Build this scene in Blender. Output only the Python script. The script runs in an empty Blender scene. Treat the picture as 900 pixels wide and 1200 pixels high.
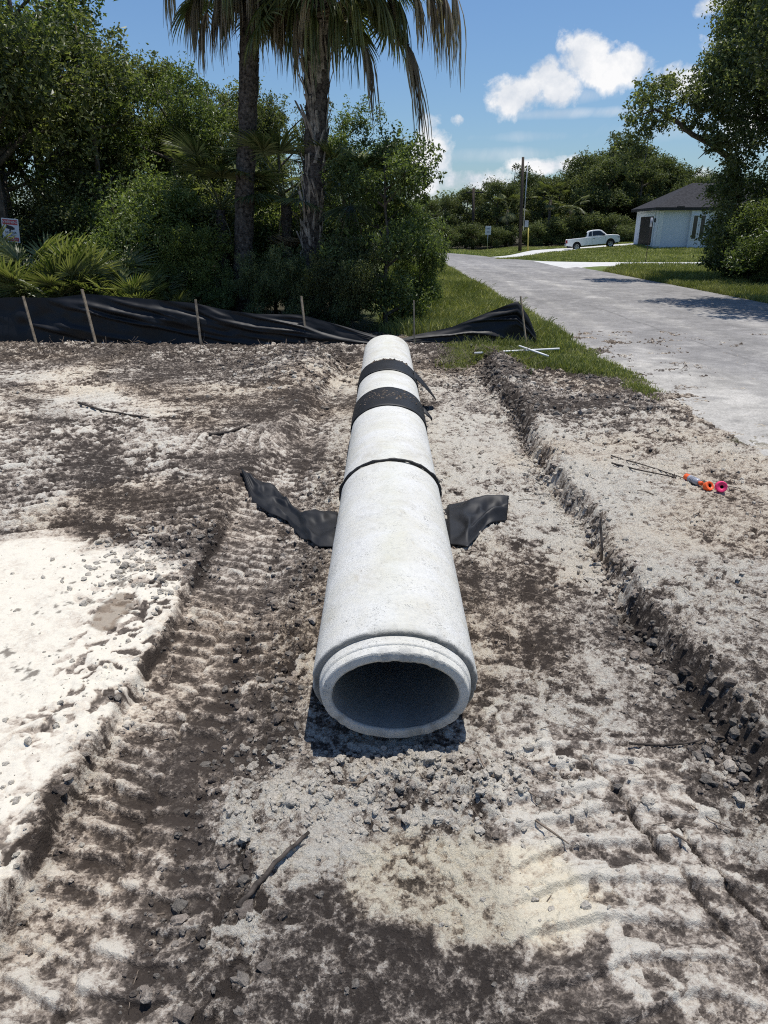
import bpy, math, random
import numpy as np
from mathutils import Vector, Matrix
random.seed(7)
rng = np.random.default_rng(11)
PI = math.pi
S = bpy.context.scene
COL = S.collection

# ------------------------------------------------------------------ camera
PITCH = math.radians(21.75); FPX = 832.0; CAMH = 2.26
cam_d = bpy.data.cameras.new('camera'); cam = bpy.data.objects.new('camera', cam_d); COL.objects.link(cam)
cam.location = (0, 0, CAMH); cam.rotation_euler = (PI/2 - PITCH, 0, 0)
cam_d.sensor_fit = 'VERTICAL'; cam_d.sensor_height = 24; cam_d.lens = 24*FPX/1200
cam_d.clip_start = .05; cam_d.clip_end = 3000
S.camera = cam

def ray(px, py):
    u = (px-450)/FPX; v = (600-py)/FPX
    return Vector((u, math.cos(PITCH)+v*math.sin(PITCH), -math.sin(PITCH)+v*math.cos(PITCH)))
def P(px, py, z=0.0):            # photograph measurement -> ground point at height z
    d = ray(px, py); t = (z-CAMH)/d.z
    return Vector((d.x*t, d.y*t, z))
def Q(px, py, Y):                # photograph measurement -> point at distance Y
    d = ray(px, py); t = Y/d.y
    return Vector((d.x*t, Y, CAMH+d.z*t))

# ------------------------------------------------------------------ noise
TAB = rng.random((256, 256)); TAB2 = rng.random((256, 256)); TAB3 = rng.random((256, 256))
def vn(x, y, s=0):
    x = np.asarray(x, float)+s*17.31; y = np.asarray(y, float)+s*41.77
    ix = np.floor(x).astype(np.int64); iy = np.floor(y).astype(np.int64)
    fx = x-ix; fy = y-iy
    fx = fx*fx*(3-2*fx); fy = fy*fy*(3-2*fy)
    a = TAB[ix & 255, iy & 255]; b = TAB[(ix+1) & 255, iy & 255]
    c = TAB[ix & 255, (iy+1) & 255]; d = TAB[(ix+1) & 255, (iy+1) & 255]
    return (a+(b-a)*fx)*(1-fy)+(c+(d-c)*fx)*fy-.5
def fbm(x, y, o=5, s=0, g=.5, l=2.03):
    t = 0; a = 1; n = 0
    for k in range(o):
        t = t+a*vn(x, y, s+k*3); n += a; a *= g
        x, y = (x*.8-y*.6)*l, (x*.6+y*.8)*l
    return t/n*1.6
def worley(x, y, s=0):
    x = np.asarray(x, float)+s*13.7; y = np.asarray(y, float)+s*7.9
    ix = np.floor(x).astype(np.int64); iy = np.floor(y).astype(np.int64)
    best = np.full(x.shape, 9.); rid = np.zeros(x.shape)
    for i in (-1, 0, 1):
        for j in (-1, 0, 1):
            cx = ix+i; cy = iy+j
            dx = cx+TAB[cx & 255, cy & 255]-x; dy = cy+TAB2[cx & 255, cy & 255]-y
            d = dx*dx+dy*dy; m = d < best
            best = np.where(m, d, best); rid = np.where(m, TAB3[cx & 255, cy & 255], rid)
    return np.sqrt(best), rid
def sm(a, b, x):
    t = np.clip((x-a)/(b-a), 0, 1); return t*t*(3-2*t)
def mixv(a, b, t): return a+(b-a)*t

# ------------------------------------------------------------------ terrain shape
def edge_right(y): return 1.60+.13*vn(y*1.1, y*0+3.3)+.10*vn(y*3.1, y*0+8.3)+.03*vn(y*7., y*0+1.3)
def edge_left(y):
    b = np.interp(y, [0, 1.7, 2.6, 3.7, 5.5, 6.6, 8.9, 10, 12], [-1.36, -1.34, -1.31, -1.275, -1.30, -1.27, -.95, -.85, -.8])
    return b+.018*vn(y*2.2, y*0+5.1)+.025*vn(y*8, y*0+2.2)
def macro(x, y):
    x = np.asarray(x, float); y = np.asarray(y, float)
    left = .08+.14*sm(4.5, 13, y)+.04*sm(-2, -6, x)
    right = .205+.035*sm(1.7, 3.6, x)
    er = edge_right(y); el = edge_left(y)
    wl = np.interp(y, [0, 4.8, 6.5, 20], [.018, .022, .15, .25])
    wr = .065+.05*sm(7, 12, y)
    tr = sm(er-wr, er+wr, x); tl = 1-sm(el-wl, el+wl, x)
    floor = .035*sm(-.75, -.35, x)-.015*sm(-1.3, -1.0, x)*(1-sm(-.8, -.6, x))+.02*sm(7, 11, y)
    z = floor*(1-tr)*(1-tl)+right*tr+left*tl
    back = sm(12.1, 13.6, y); z = z*(1-back)+.24*back
    z = z+.07*np.exp(-((x-er-.22)/.2)**2)*sm(4, 9, y)*(1-back)+.12*np.exp(-((x-1.75)/.3)**2-((y-11.6)/.9)**2)
    z = z+.12*np.exp(-((x+1.35)/.45)**2-((y-11.5)/1.4)**2)
    # far lawn that climbs to the house
    lawn = sm(9.0, 13, x-.08*(y-50)*0)*sm(48.5, 66, y)
    z = z+lawn*(.30+.45*sm(15, 24, x))*(1-.0*y)
    # road bed kept just below the road sheet
    rb = sm(3.3, 3.75, x)*(1-sm(11.2, 11.7, x))*sm(-8, -6, y)*(1-sm(50, 54, y))
    z = z*(1-rb)+rb*(.236)
    return z
def H(x, y): return float(macro(np.array([x]), np.array([y]))[0])

# ------------------------------------------------------------------ materials
def new_mat(name):
    m = bpy.data.materials.new(name); m.use_nodes = True
    nt = m.node_tree
    for n in list(nt.nodes): nt.nodes.remove(n)
    out = nt.nodes.new('ShaderNodeOutputMaterial'); b = nt.nodes.new('ShaderNodeBsdfPrincipled')
    nt.links.new(b.outputs[0], out.inputs[0]); return m, nt, b, out
def N(nt, t, **kw):
    n = nt.nodes.new(t)
    for k, v in kw.items(): setattr(n, k, v)
    return n
def setin(n, k, v): n.inputs[k].default_value = v
def noise_node(nt, scale, detail=4, rough=.55, coord=None, dist=0):
    n = N(nt, 'ShaderNodeTexNoise'); setin(n, 'Scale', scale); setin(n, 'Detail', detail); setin(n, 'Roughness', rough); setin(n, 'Distortion', dist)
    if coord is not None: nt.links.new(coord, n.inputs['Vector'])
    return n
def maprange(nt, src, a, b, c, d):
    n = N(nt, 'ShaderNodeMapRange'); setin(n, 1, a); setin(n, 2, b); setin(n, 3, c); setin(n, 4, d)
    nt.links.new(src, n.inputs[0]); return n.outputs[0]
def mixcol(nt, fac, a, b, mode='MIX'):
    n = N(nt, 'ShaderNodeMix', data_type='RGBA', blend_type=mode)
    for sock, v in ((n.inputs[0], fac), (n.inputs[6], a), (n.inputs[7], b)):
        if isinstance(v, (int, float)): sock.default_value = v
        elif isinstance(v, tuple): sock.default_value = v if len(v) == 4 else (*v, 1)
        else: nt.links.new(v, sock)
    return n.outputs[2]
def bump(nt, b, h, strength, dist):
    n = N(nt, 'ShaderNodeBump'); setin(n, 'Strength', strength); setin(n, 'Distance', dist)
    nt.links.new(h, n.inputs['Height']); nt.links.new(n.outputs[0], b.inputs['Normal']); return n
def plain(name, col, rough=.6, var=.25, vscale=20, spec=.3, bstr=0, bscale=60, bdist=.004, metal=0, col2=None):
    m, nt, b, o = new_mat(name)
    tc = N(nt, 'ShaderNodeTexCoord').outputs['Object']
    n = noise_node(nt, vscale, 5, .6, tc)
    c2 = col2 or tuple(c*(1-var) for c in col); c1 = tuple(min(1, c*(1+var*.5)) for c in col)
    f = maprange(nt, n.outputs[0], .35, .65, 0, 1)
    nt.links.new(mixcol(nt, f, c2, c1), b.inputs['Base Color'])
    setin(b, 'Roughness', rough); setin(b, 'Specular IOR Level', spec); setin(b, 'Metallic', metal)
    if bstr: bump(nt, b, noise_node(nt, bscale, 4, .6, tc).outputs[0], bstr, bdist)
    return m

def soil_material():
    m, nt, b, o = new_mat('churned_sandy_soil')
    a = N(nt, 'ShaderNodeAttribute', attribute_name='Col').outputs['Color']
    tc = N(nt, 'ShaderNodeTexCoord').outputs['Object']
    n1 = noise_node(nt, 70, 6, .7, tc); n2 = noise_node(nt, 240, 4, .7, tc)
    f1 = maprange(nt, n1.outputs[0], .3, .7, .74, 1.36); f2 = maprange(nt, n2.outputs[0], .3, .7, .82, 1.24)
    mul = N(nt, 'ShaderNodeMath', operation='MULTIPLY'); nt.links.new(f1, mul.inputs[0]); nt.links.new(f2, mul.inputs[1])
    v = N(nt, 'ShaderNodeVectorMath', operation='SCALE'); nt.links.new(a, v.inputs[0]); nt.links.new(mul.outputs[0], v.inputs['Scale'])
    # pale sand crumbs and dark humus flecks
    n5 = noise_node(nt, 55, 5, .75, tc); n6 = noise_node(nt, 100, 4, .7, tc)
    lf = maprange(nt, n5.outputs[0], .55, .66, 0, .42); df = maprange(nt, n6.outputs[0], .56, .66, 0, .5)
    li = mixcol(nt, .55, v.outputs[0], (.58, .53, .46)); dk = mixcol(nt, .78, v.outputs[0], (.055, .046, .040))
    c = mixcol(nt, lf, v.outputs[0], li); sepc = N(nt, 'ShaderNodeSeparateColor'); nt.links.new(a, sepc.inputs[0])
    damp = maprange(nt, sepc.outputs[0], .45, .66, 1, .12); dm = N(nt, 'ShaderNodeMath', operation='MULTIPLY'); nt.links.new(df, dm.inputs[0]); nt.links.new(damp, dm.inputs[1])
    c = mixcol(nt, dm.outputs[0], c, dk)
    nt.links.new(c, b.inputs['Base Color'])
    setin(b, 'Roughness', .95); setin(b, 'Specular IOR Level', .12)
    s = N(nt, 'ShaderNodeMath', operation='MULTIPLY_ADD'); nt.links.new(n2.outputs[0], s.inputs[0]); s.inputs[1].default_value = .4; nt.links.new(n1.outputs[0], s.inputs[2])
    bn = bump(nt, b, s.outputs[0], 1.0, .02); nt.links.new(maprange(nt, sepc.outputs[0], .5, .72, .9, .22), bn.inputs['Strength'])
    return m

RAMP = [(.06, (.060, .049, .042)), (.28, (.112, .094, .080)), (.41, (.220, .184, .154)), (.52, (.355, .302, .252)), (.66, (.53, .472, .400)), (.88, (.65, .605, .520))]
def ramp_np(v):
    xs = [r[0] for r in RAMP]; return np.stack([np.interp(v, xs, [r[1][k] for r in RAMP]) for k in range(3)], -1)
def ground_material():
    m, nt, b, o = new_mat('trench_soil')
    tc = N(nt, 'ShaderNodeTexCoord').outputs['Object']
    A = lambda n, s_='Fac': N(nt, 'ShaderNodeAttribute', attribute_name=n).outputs[s_]
    def mth(op, x, y=None):
        n = N(nt, 'ShaderNodeMath', operation=op)
        for i, q in enumerate((x, y)):
            if q is None: continue
            if isinstance(q, (int, float)): n.inputs[i].default_value = q
            else: nt.links.new(q, n.inputs[i])
        return n.outputs[0]
    nA = noise_node(nt, 17, 11, .68, tc).outputs[0]; nB = noise_node(nt, 85, 6, .72, tc).outputs[0]
    wn = noise_node(nt, 40, 4, .6, tc); wv = N(nt, 'ShaderNodeVectorMath', operation='MULTIPLY_ADD'); nt.links.new(wn.outputs['Color'], wv.inputs[0]); wv.inputs[1].default_value = (.035, .035, .035); nt.links.new(tc, wv.inputs[2])
    vo = N(nt, 'ShaderNodeTexVoronoi'); setin(vo, 'Scale', 55); nt.links.new(wv.outputs[0], vo.inputs['Vector']); vs = N(nt, 'ShaderNodeSeparateColor'); nt.links.new(vo.outputs['Color'], vs.inputs[0])
    tot = mth('ADD', mth('MULTIPLY', mth('SUBTRACT', nA, .5), 2.15), mth('ADD', mth('MULTIPLY', mth('SUBTRACT', nB, .5), 1.25), mth('MULTIPLY', mth('SUBTRACT', vs.outputs[0], .5), .34)))
    sk = A('Smooth'); k = mth('SUBTRACT', 1.0, mth('MULTIPLY', sk, .72))
    v = mth('ADD', A('Bias'), mth('MULTIPLY', tot, k))
    cr = N(nt, 'ShaderNodeValToRGB'); el = cr.color_ramp.elements
    el[0].position = RAMP[0][0]; el[0].color = (*RAMP[0][1], 1); el[1].position = RAMP[-1][0]; el[1].color = (*RAMP[-1][1], 1)
    for p_, c_ in RAMP[1:-1]: e = el.new(p_); e.color = (*c_, 1)
    nt.links.new(v, cr.inputs[0])
    c = mixcol(nt, 1.0, cr.outputs[0], A('Tint', 'Color'), 'MULTIPLY')
    cov = mixcol(nt, .6, A('Cover', 'Color'), mixcol(nt, 1.0, A('Cover', 'Color'), mixcol(nt, nB, (.2, .2, .2), (1.8, 1.8, 1.8)), 'MULTIPLY'))
    c = mixcol(nt, A('CoverAmount'), c, cov)
    nt.links.new(c, b.inputs['Base Color']); setin(b, 'Roughness', .95); setin(b, 'Specular IOR Level', .1)
    h = mth('ADD', mth('MULTIPLY', nA, .9), mth('ADD', mth('MULTIPLY', nB, .45), mth('MULTIPLY', vs.outputs[0], .16)))
    bn = bump(nt, b, h, 1.0, .05); nt.links.new(maprange(nt, sk, 0, 1, 1.0, .28), bn.inputs['Strength'])
    return m
def leaf_material(name, c1, c2, rough=.45, trans=.25, spec=.35):
    m, nt, b, o = new_mat(name)
    a = N(nt, 'ShaderNodeAttribute', attribute_name='Col')
    sep = N(nt, 'ShaderNodeSeparateColor'); nt.links.new(a.outputs['Color'], sep.inputs[0])
    oi = N(nt, 'ShaderNodeObjectInfo')
    col = mixcol(nt, sep.outputs[0], c1, c2)
    val = maprange(nt, oi.outputs['Random'], 0, 1, .75, 1.25)
    v = N(nt, 'ShaderNodeVectorMath', operation='SCALE'); nt.links.new(col, v.inputs[0]); nt.links.new(val, v.inputs['Scale'])
    nt.links.new(v.outputs[0], b.inputs['Base Color'])
    setin(b, 'Roughness', rough); setin(b, 'Specular IOR Level', spec)
    if trans:
        t = N(nt, 'ShaderNodeBsdfTranslucent'); mx = N(nt, 'ShaderNodeMixShader'); mx.inputs[0].default_value = trans
        tcol = mixcol(nt, 1.0, v.outputs[0], (1.25, 1.35, .6), 'MULTIPLY')
        nt.links.new(tcol, t.inputs[0]); nt.links.new(b.outputs[0], mx.inputs[1]); nt.links.new(t.outputs[0], mx.inputs[2])
        nt.links.new(mx.outputs[0], o.inputs[0])
    return m

def concrete_material(name='concrete', base=(.67, .66, .625), dark=.62):
    m, nt, b, o = new_mat(name)
    tc = N(nt, 'ShaderNodeTexCoord').outputs['Object']
    n1 = noise_node(nt, 3.5, 6, .6, tc, .6); n2 = noise_node(nt, 55, 5, .7, tc); n3 = noise_node(nt, 220, 3, .6, tc)
    c = mixcol(nt, maprange(nt, n1.outputs[0], .38, .66, 0, 1), base, (base[0]*.93, base[1]*.91, base[2]*.84))
    c = mixcol(nt, maprange(nt, n2.outputs[0], .45, .68, 0, .45), c, (base[0]*.72, base[1]*.73, base[2]*.73))
    n7 = noise_node(nt, 105, 2, .5, tc); pit = maprange(nt, n7.outputs[0], .59, .66, 0, .9)
    n4 = noise_node(nt, 5, 4, .6, tc); patch = maprange(nt, n4.outputs[0], .48, .62, .06, 1)
    pm = N(nt, 'ShaderNodeMath', operation='MULTIPLY'); nt.links.new(pit, pm.inputs[0]); nt.links.new(patch, pm.inputs[1])
    c = mixcol(nt, pm.outputs[0], c, (.2, .2, .19))
    st = noise_node(nt, 2.2, 6, .7, tc, 1.2); c = mixcol(nt, maprange(nt, st.outputs[0], .52, .70, 0, .55), c, (.44, .41, .34))
    gr = noise_node(nt, 26, 4, .75, tc); c = mixcol(nt, maprange(nt, gr.outputs[0], .55, .68, 0, .35), c, (.36, .36, .35))
    at = N(nt, 'ShaderNodeAttribute', attribute_name='Col').outputs['Color']
    c = mixcol(nt, 1.0, c, at, 'MULTIPLY')
    nt.links.new(c, b.inputs['Base Color'])
    setin(b, 'Roughness', .85); setin(b, 'Specular IOR Level', .2)
    s = N(nt, 'ShaderNodeMath', operation='MULTIPLY_ADD'); nt.links.new(n2.outputs[0], s.inputs[0]); s.inputs[1].default_value = 1.0; nt.links.new(n3.outputs[0], s.inputs[2])
    bump(nt, b, s.outputs[0], .6, .008)
    return m

def road_material():
    m, nt, b, o = new_mat('worn_road_surface')
    a = N(nt, 'ShaderNodeAttribute', attribute_name='Col').outputs['Color']
    tc = N(nt, 'ShaderNodeTexCoord').outputs['Object']
    n1 = noise_node(nt, 45, 9, .75, tc); n0 = noise_node(nt, 1.2, 8, .68, tc)
    f = maprange(nt, n1.outputs[0], .3, .7, .6, 1.4); f0 = maprange(nt, n0.outputs[0], .3, .7, .80, 1.2)
    mul = N(nt, 'ShaderNodeMath', operation='MULTIPLY'); nt.links.new(f, mul.inputs[0]); nt.links.new(f0, mul.inputs[1])
    v = N(nt, 'ShaderNodeVectorMath', operation='SCALE'); nt.links.new(a, v.inputs[0]); nt.links.new(mul.outputs[0], v.inputs['Scale'])
    nt.links.new(v.outputs[0], b.inputs['Base Color']); setin(b, 'Roughness', .9); setin(b, 'Specular IOR Level', .15)
    bump(nt, b, n1.outputs[0], .6, .01)
    return m

M = {}
M['soil'] = soil_material(); M['ground'] = ground_material()
M['concrete'] = concrete_material()
M['road'] = road_material()
M['drive'] = plain('pale_concrete_drive', (.55, .54, .51), .9, .15, 2)
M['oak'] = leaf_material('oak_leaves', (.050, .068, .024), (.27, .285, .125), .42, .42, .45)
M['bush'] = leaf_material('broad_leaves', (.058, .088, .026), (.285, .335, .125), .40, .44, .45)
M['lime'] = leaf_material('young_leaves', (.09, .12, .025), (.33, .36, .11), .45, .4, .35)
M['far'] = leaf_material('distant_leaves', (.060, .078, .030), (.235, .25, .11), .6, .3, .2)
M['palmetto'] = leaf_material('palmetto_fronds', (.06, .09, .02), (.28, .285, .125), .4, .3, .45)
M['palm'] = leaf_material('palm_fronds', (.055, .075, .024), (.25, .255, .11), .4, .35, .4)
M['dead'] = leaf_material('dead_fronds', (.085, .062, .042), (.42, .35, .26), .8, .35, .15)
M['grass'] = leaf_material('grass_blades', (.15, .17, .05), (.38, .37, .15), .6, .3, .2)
M['bark'] = plain('bark', (.13, .11, .09), .9, .5, 14, .1, .8, 30, .03)
M['palmbark'] = plain('palm_bark', (.12, .098, .08), .95, .7, 16, .1, .9, 26, .03, col2=(.025, .02, .017))
M['boot'] = plain('palm_boots', (.34, .285, .23), .9, .6, 9, .1, .4, 40, .01)
M['black'] = plain('black_geotextile', (.012, .012, .013), .58, .35, 9, .4, .35, 160, .002)
M['fence'] = plain('black_silt_cloth', (.006, .006, .007), .55, .3, 6, .4, .2, 300, .001)
M['stake'] = plain('weathered_stake_wood', (.34, .27, .19), .85, .4, 12, .1, .4, 40, .004)
M['wood_dark'] = plain('dark_wet_wood', (.075, .062, .052), .8, .6, 25, .2, .7, 60, .006)
M['twig'] = plain('dry_root', (.20, .16, .125), .9, .5, 18, .1)
M['pvc'] = plain('white_plastic_pipe', (.78, .78, .76), .4, .08, 10, .4)
M['orange'] = plain('orange_plastic', (.85, .13, .03), .45, .1, 30, .4)
M['pink'] = plain('pink_plastic', (.85, .045, .17), .5, .12, 60, .4, .4, 120, .003)
M['canlabel'] = plain('can_label', (.33, .34, .38), .35, .25, 40, .5)
M['hole'] = plain('dark_core', (.015, .012, .012), .8, .2, 30)
M['red'] = plain('sign_red', (.42, .05, .06), .5, .1, 30)
M['white'] = plain('sign_white', (.62, .62, .64), .5, .05, 20)
M['ink'] = plain('sign_ink', (.02, .02, .025), .5, .05, 20)
M['stucco'] = plain('painted_stucco', (.64, .67, .71), .9, .05, 8, .1)
M['trim'] = plain('white_trim', (.74, .74, .73), .7, .05, 8)
M['roof'] = plain('asphalt_shingle', (.045, .044, .047), .9, .4, 7, .1, .5, 30, .02)
M['door'] = plain('brown_door', (.035, .026, .022), .5, .2, 6)
M['fascia'] = plain('dark_fascia', (.03, .026, .024), .6, .2, 6)
M['glass'] = plain('dark_window_glass', (.015, .018, .022), .08, .1, 2, .6)
M['paint'] = plain('white_car_paint', (.95, .94, .91), .38, .03, 1.5, .35)
M['tyre'] = plain('tyre_rubber', (.018, .018, .018), .85, .2, 10, .2)
M['rim'] = plain('alloy_rim', (.50, .50, .51), .35, .15, 10, .5, metal=.6)
M['blackplastic'] = plain('black_trim', (.02, .02, .021), .55, .2, 10)
M['lampred'] = plain('red_lamp', (.30, .015, .015), .2, .1, 10, .5)
M['lampclear'] = plain('clear_lamp', (.45, .47, .5), .12, .1, 10, .6)
M['pole'] = plain('creosote_pole', (.075, .06, .05), .9, .4, 10, .1)
M['yellow'] = plain('yellow_guard', (.45, .36, .08), .5, .1, 10)
M['wire'] = plain('wire', (.03, .03, .03), .5, .1, 10)

# ------------------------------------------------------------------ mesh helpers
def link(name, me, parent=None, mat=None):
    o = bpy.data.objects.new(name, me); COL.objects.link(o)
    if parent is not None: o.parent = parent
    if mat is not None and me is not None:
        for m in (mat if isinstance(mat, (list, tuple)) else [mat]): me.materials.append(m)
    return o
def tag(o, label=None, cat=None, group=None, kind=None):
    if label: o['label'] = label
    if cat: o['category'] = cat
    if group: o['group'] = group
    if kind: o['kind'] = kind
    return o
def empty(name, loc, rz=0, label=None, cat=None, group=None):
    o = bpy.data.objects.new(name, None); COL.objects.link(o)
    o.location = loc; o.rotation_euler = (0, 0, rz); o.empty_display_size = .2
    return tag(o, label, cat, group)
def np_mesh(name, V, F, col=None, smooth=True):
    """V (n,3), F (m,k) constant k"""
    me = bpy.data.meshes.new(name); V = np.asarray(V, np.float32); F = np.asarray(F, np.int32)
    m, k = F.shape
    me.vertices.add(len(V)); me.vertices.foreach_set('co', V.ravel())
    me.loops.add(m*k); me.loops.foreach_set('vertex_index', F.ravel())
    me.polygons.add(m); me.polygons.foreach_set('loop_start', np.arange(0, m*k, k, dtype=np.int32))
    try: me.polygons.foreach_set('loop_total', np.full(m, k, np.int32))
    except Exception: pass
    me.update(calc_edges=True)
    if col is not None:
        at = me.color_attributes.new('Col', 'FLOAT_COLOR', 'POINT')
        c = np.ones((len(V), 4), np.float32); c[:, :3] = col; at.data.foreach_set('color', c.ravel())
    me.polygons.foreach_set('use_smooth', np.full(m, smooth)); me.update()
    return me
def grid_faces(nr, nc, keep=None):
    i = np.arange(nr-1)[:, None]*nc+np.arange(nc-1)[None, :]
    f = np.stack([i, i+1, i+nc+1, i+nc], -1).reshape(-1, 4)
    return f if keep is None else f[keep.reshape(-1)]

class MB:
    def __init__(s): s.v = []; s.f = []; s.sm = []
    def add(s, V, F, smooth=False):
        b = len(s.v); s.v += [tuple(v) for v in V]; s.f += [tuple(i+b for i in f) for f in F]; s.sm += [smooth]*len(F)
    def box(s, lo, hi, mtx=None):
        x0, y0, z0 = lo; x1, y1, z1 = hi
        V = [Vector(p) for p in ((x0,y0,z0),(x1,y0,z0),(x1,y1,z0),(x0,y1,z0),(x0,y0,z1),(x1,y0,z1),(x1,y1,z1),(x0,y1,z1))]
        if mtx is not None: V = [mtx @ v for v in V]
        s.add(V, [(0,3,2,1),(4,5,6,7),(0,1,5,4),(1,2,6,5),(2,3,7,6),(3,0,4,7)])
    def tube(s, pts, rad, n=8, cap=True, jit=0):
        pts = [Vector(p) for p in pts]; R = rad if isinstance(rad, (list, tuple)) else [rad]*len(pts)
        V = []; F = []; up = None
        for i, p in enumerate(pts):
            t = (pts[min(i+1, len(pts)-1)]-pts[max(i-1, 0)]).normalized()
            if up is None: up = t.orthogonal().normalized()
            up = (up-t*up.dot(t)); up = up.normalized() if up.length > 1e-5 else t.orthogonal().normalized()
            w = t.cross(up)
            for k in range(n):
                a = 2*PI*k/n; r = R[i]*(1+random.uniform(-jit, jit))
                V.append(p+up*(r*math.cos(a))+w*(r*math.sin(a)))
        for i in range(len(pts)-1):
            for k in range(n):
                F.append((i*n+k, i*n+(k+1) % n, (i+1)*n+(k+1) % n, (i+1)*n+k))
        if cap: F.append(tuple(range(n))[::-1]); F.append(tuple((len(pts)-1)*n+k for k in range(n)))
        s.add(V, F, True)
    def lathe(s, prof, n=24, mtx=None):      # prof (r,z) along local z
        V = []; F = []
        for r, z in prof:
            for k in range(n):
                a = 2*PI*k/n; V.append(Vector((r*math.cos(a), r*math.sin(a), z)))
        if mtx is not None: V = [mtx @ v for v in V]
        for i in range(len(prof)-1):
            for k in range(n): F.append((i*n+k, i*n+(k+1) % n, (i+1)*n+(k+1) % n, (i+1)*n+k))
        s.add(V, F, True)
    def prism(s, poly, y0, y1, mtx=None, axis='y'):
        n = len(poly); V = [Vector((a, y0, b)) for a, b in poly]+[Vector((a, y1, b)) for a, b in poly]
        if mtx is not None: V = [mtx @ v for v in V]
        F = [tuple(range(n)), tuple(range(n, 2*n))[::-1]]+[(i, i+n, (i+1) % n+n, (i+1) % n) for i in range(n)]
        s.add(V, F)
    def mesh(s, name):
        me = bpy.data.meshes.new(name); me.from_pydata(s.v, [], s.f); me.polygons.foreach_set('use_smooth', s.sm); me.update(); return me
    def build(s, name, mat, parent=None, bevel=0):
        o = link(name, s.mesh(name), parent, mat)
        if bevel:
            md = o.modifiers.new('bevel', 'BEVEL'); md.width = bevel; md.segments = 2; md.limit_method = 'ANGLE'
        return o

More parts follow.
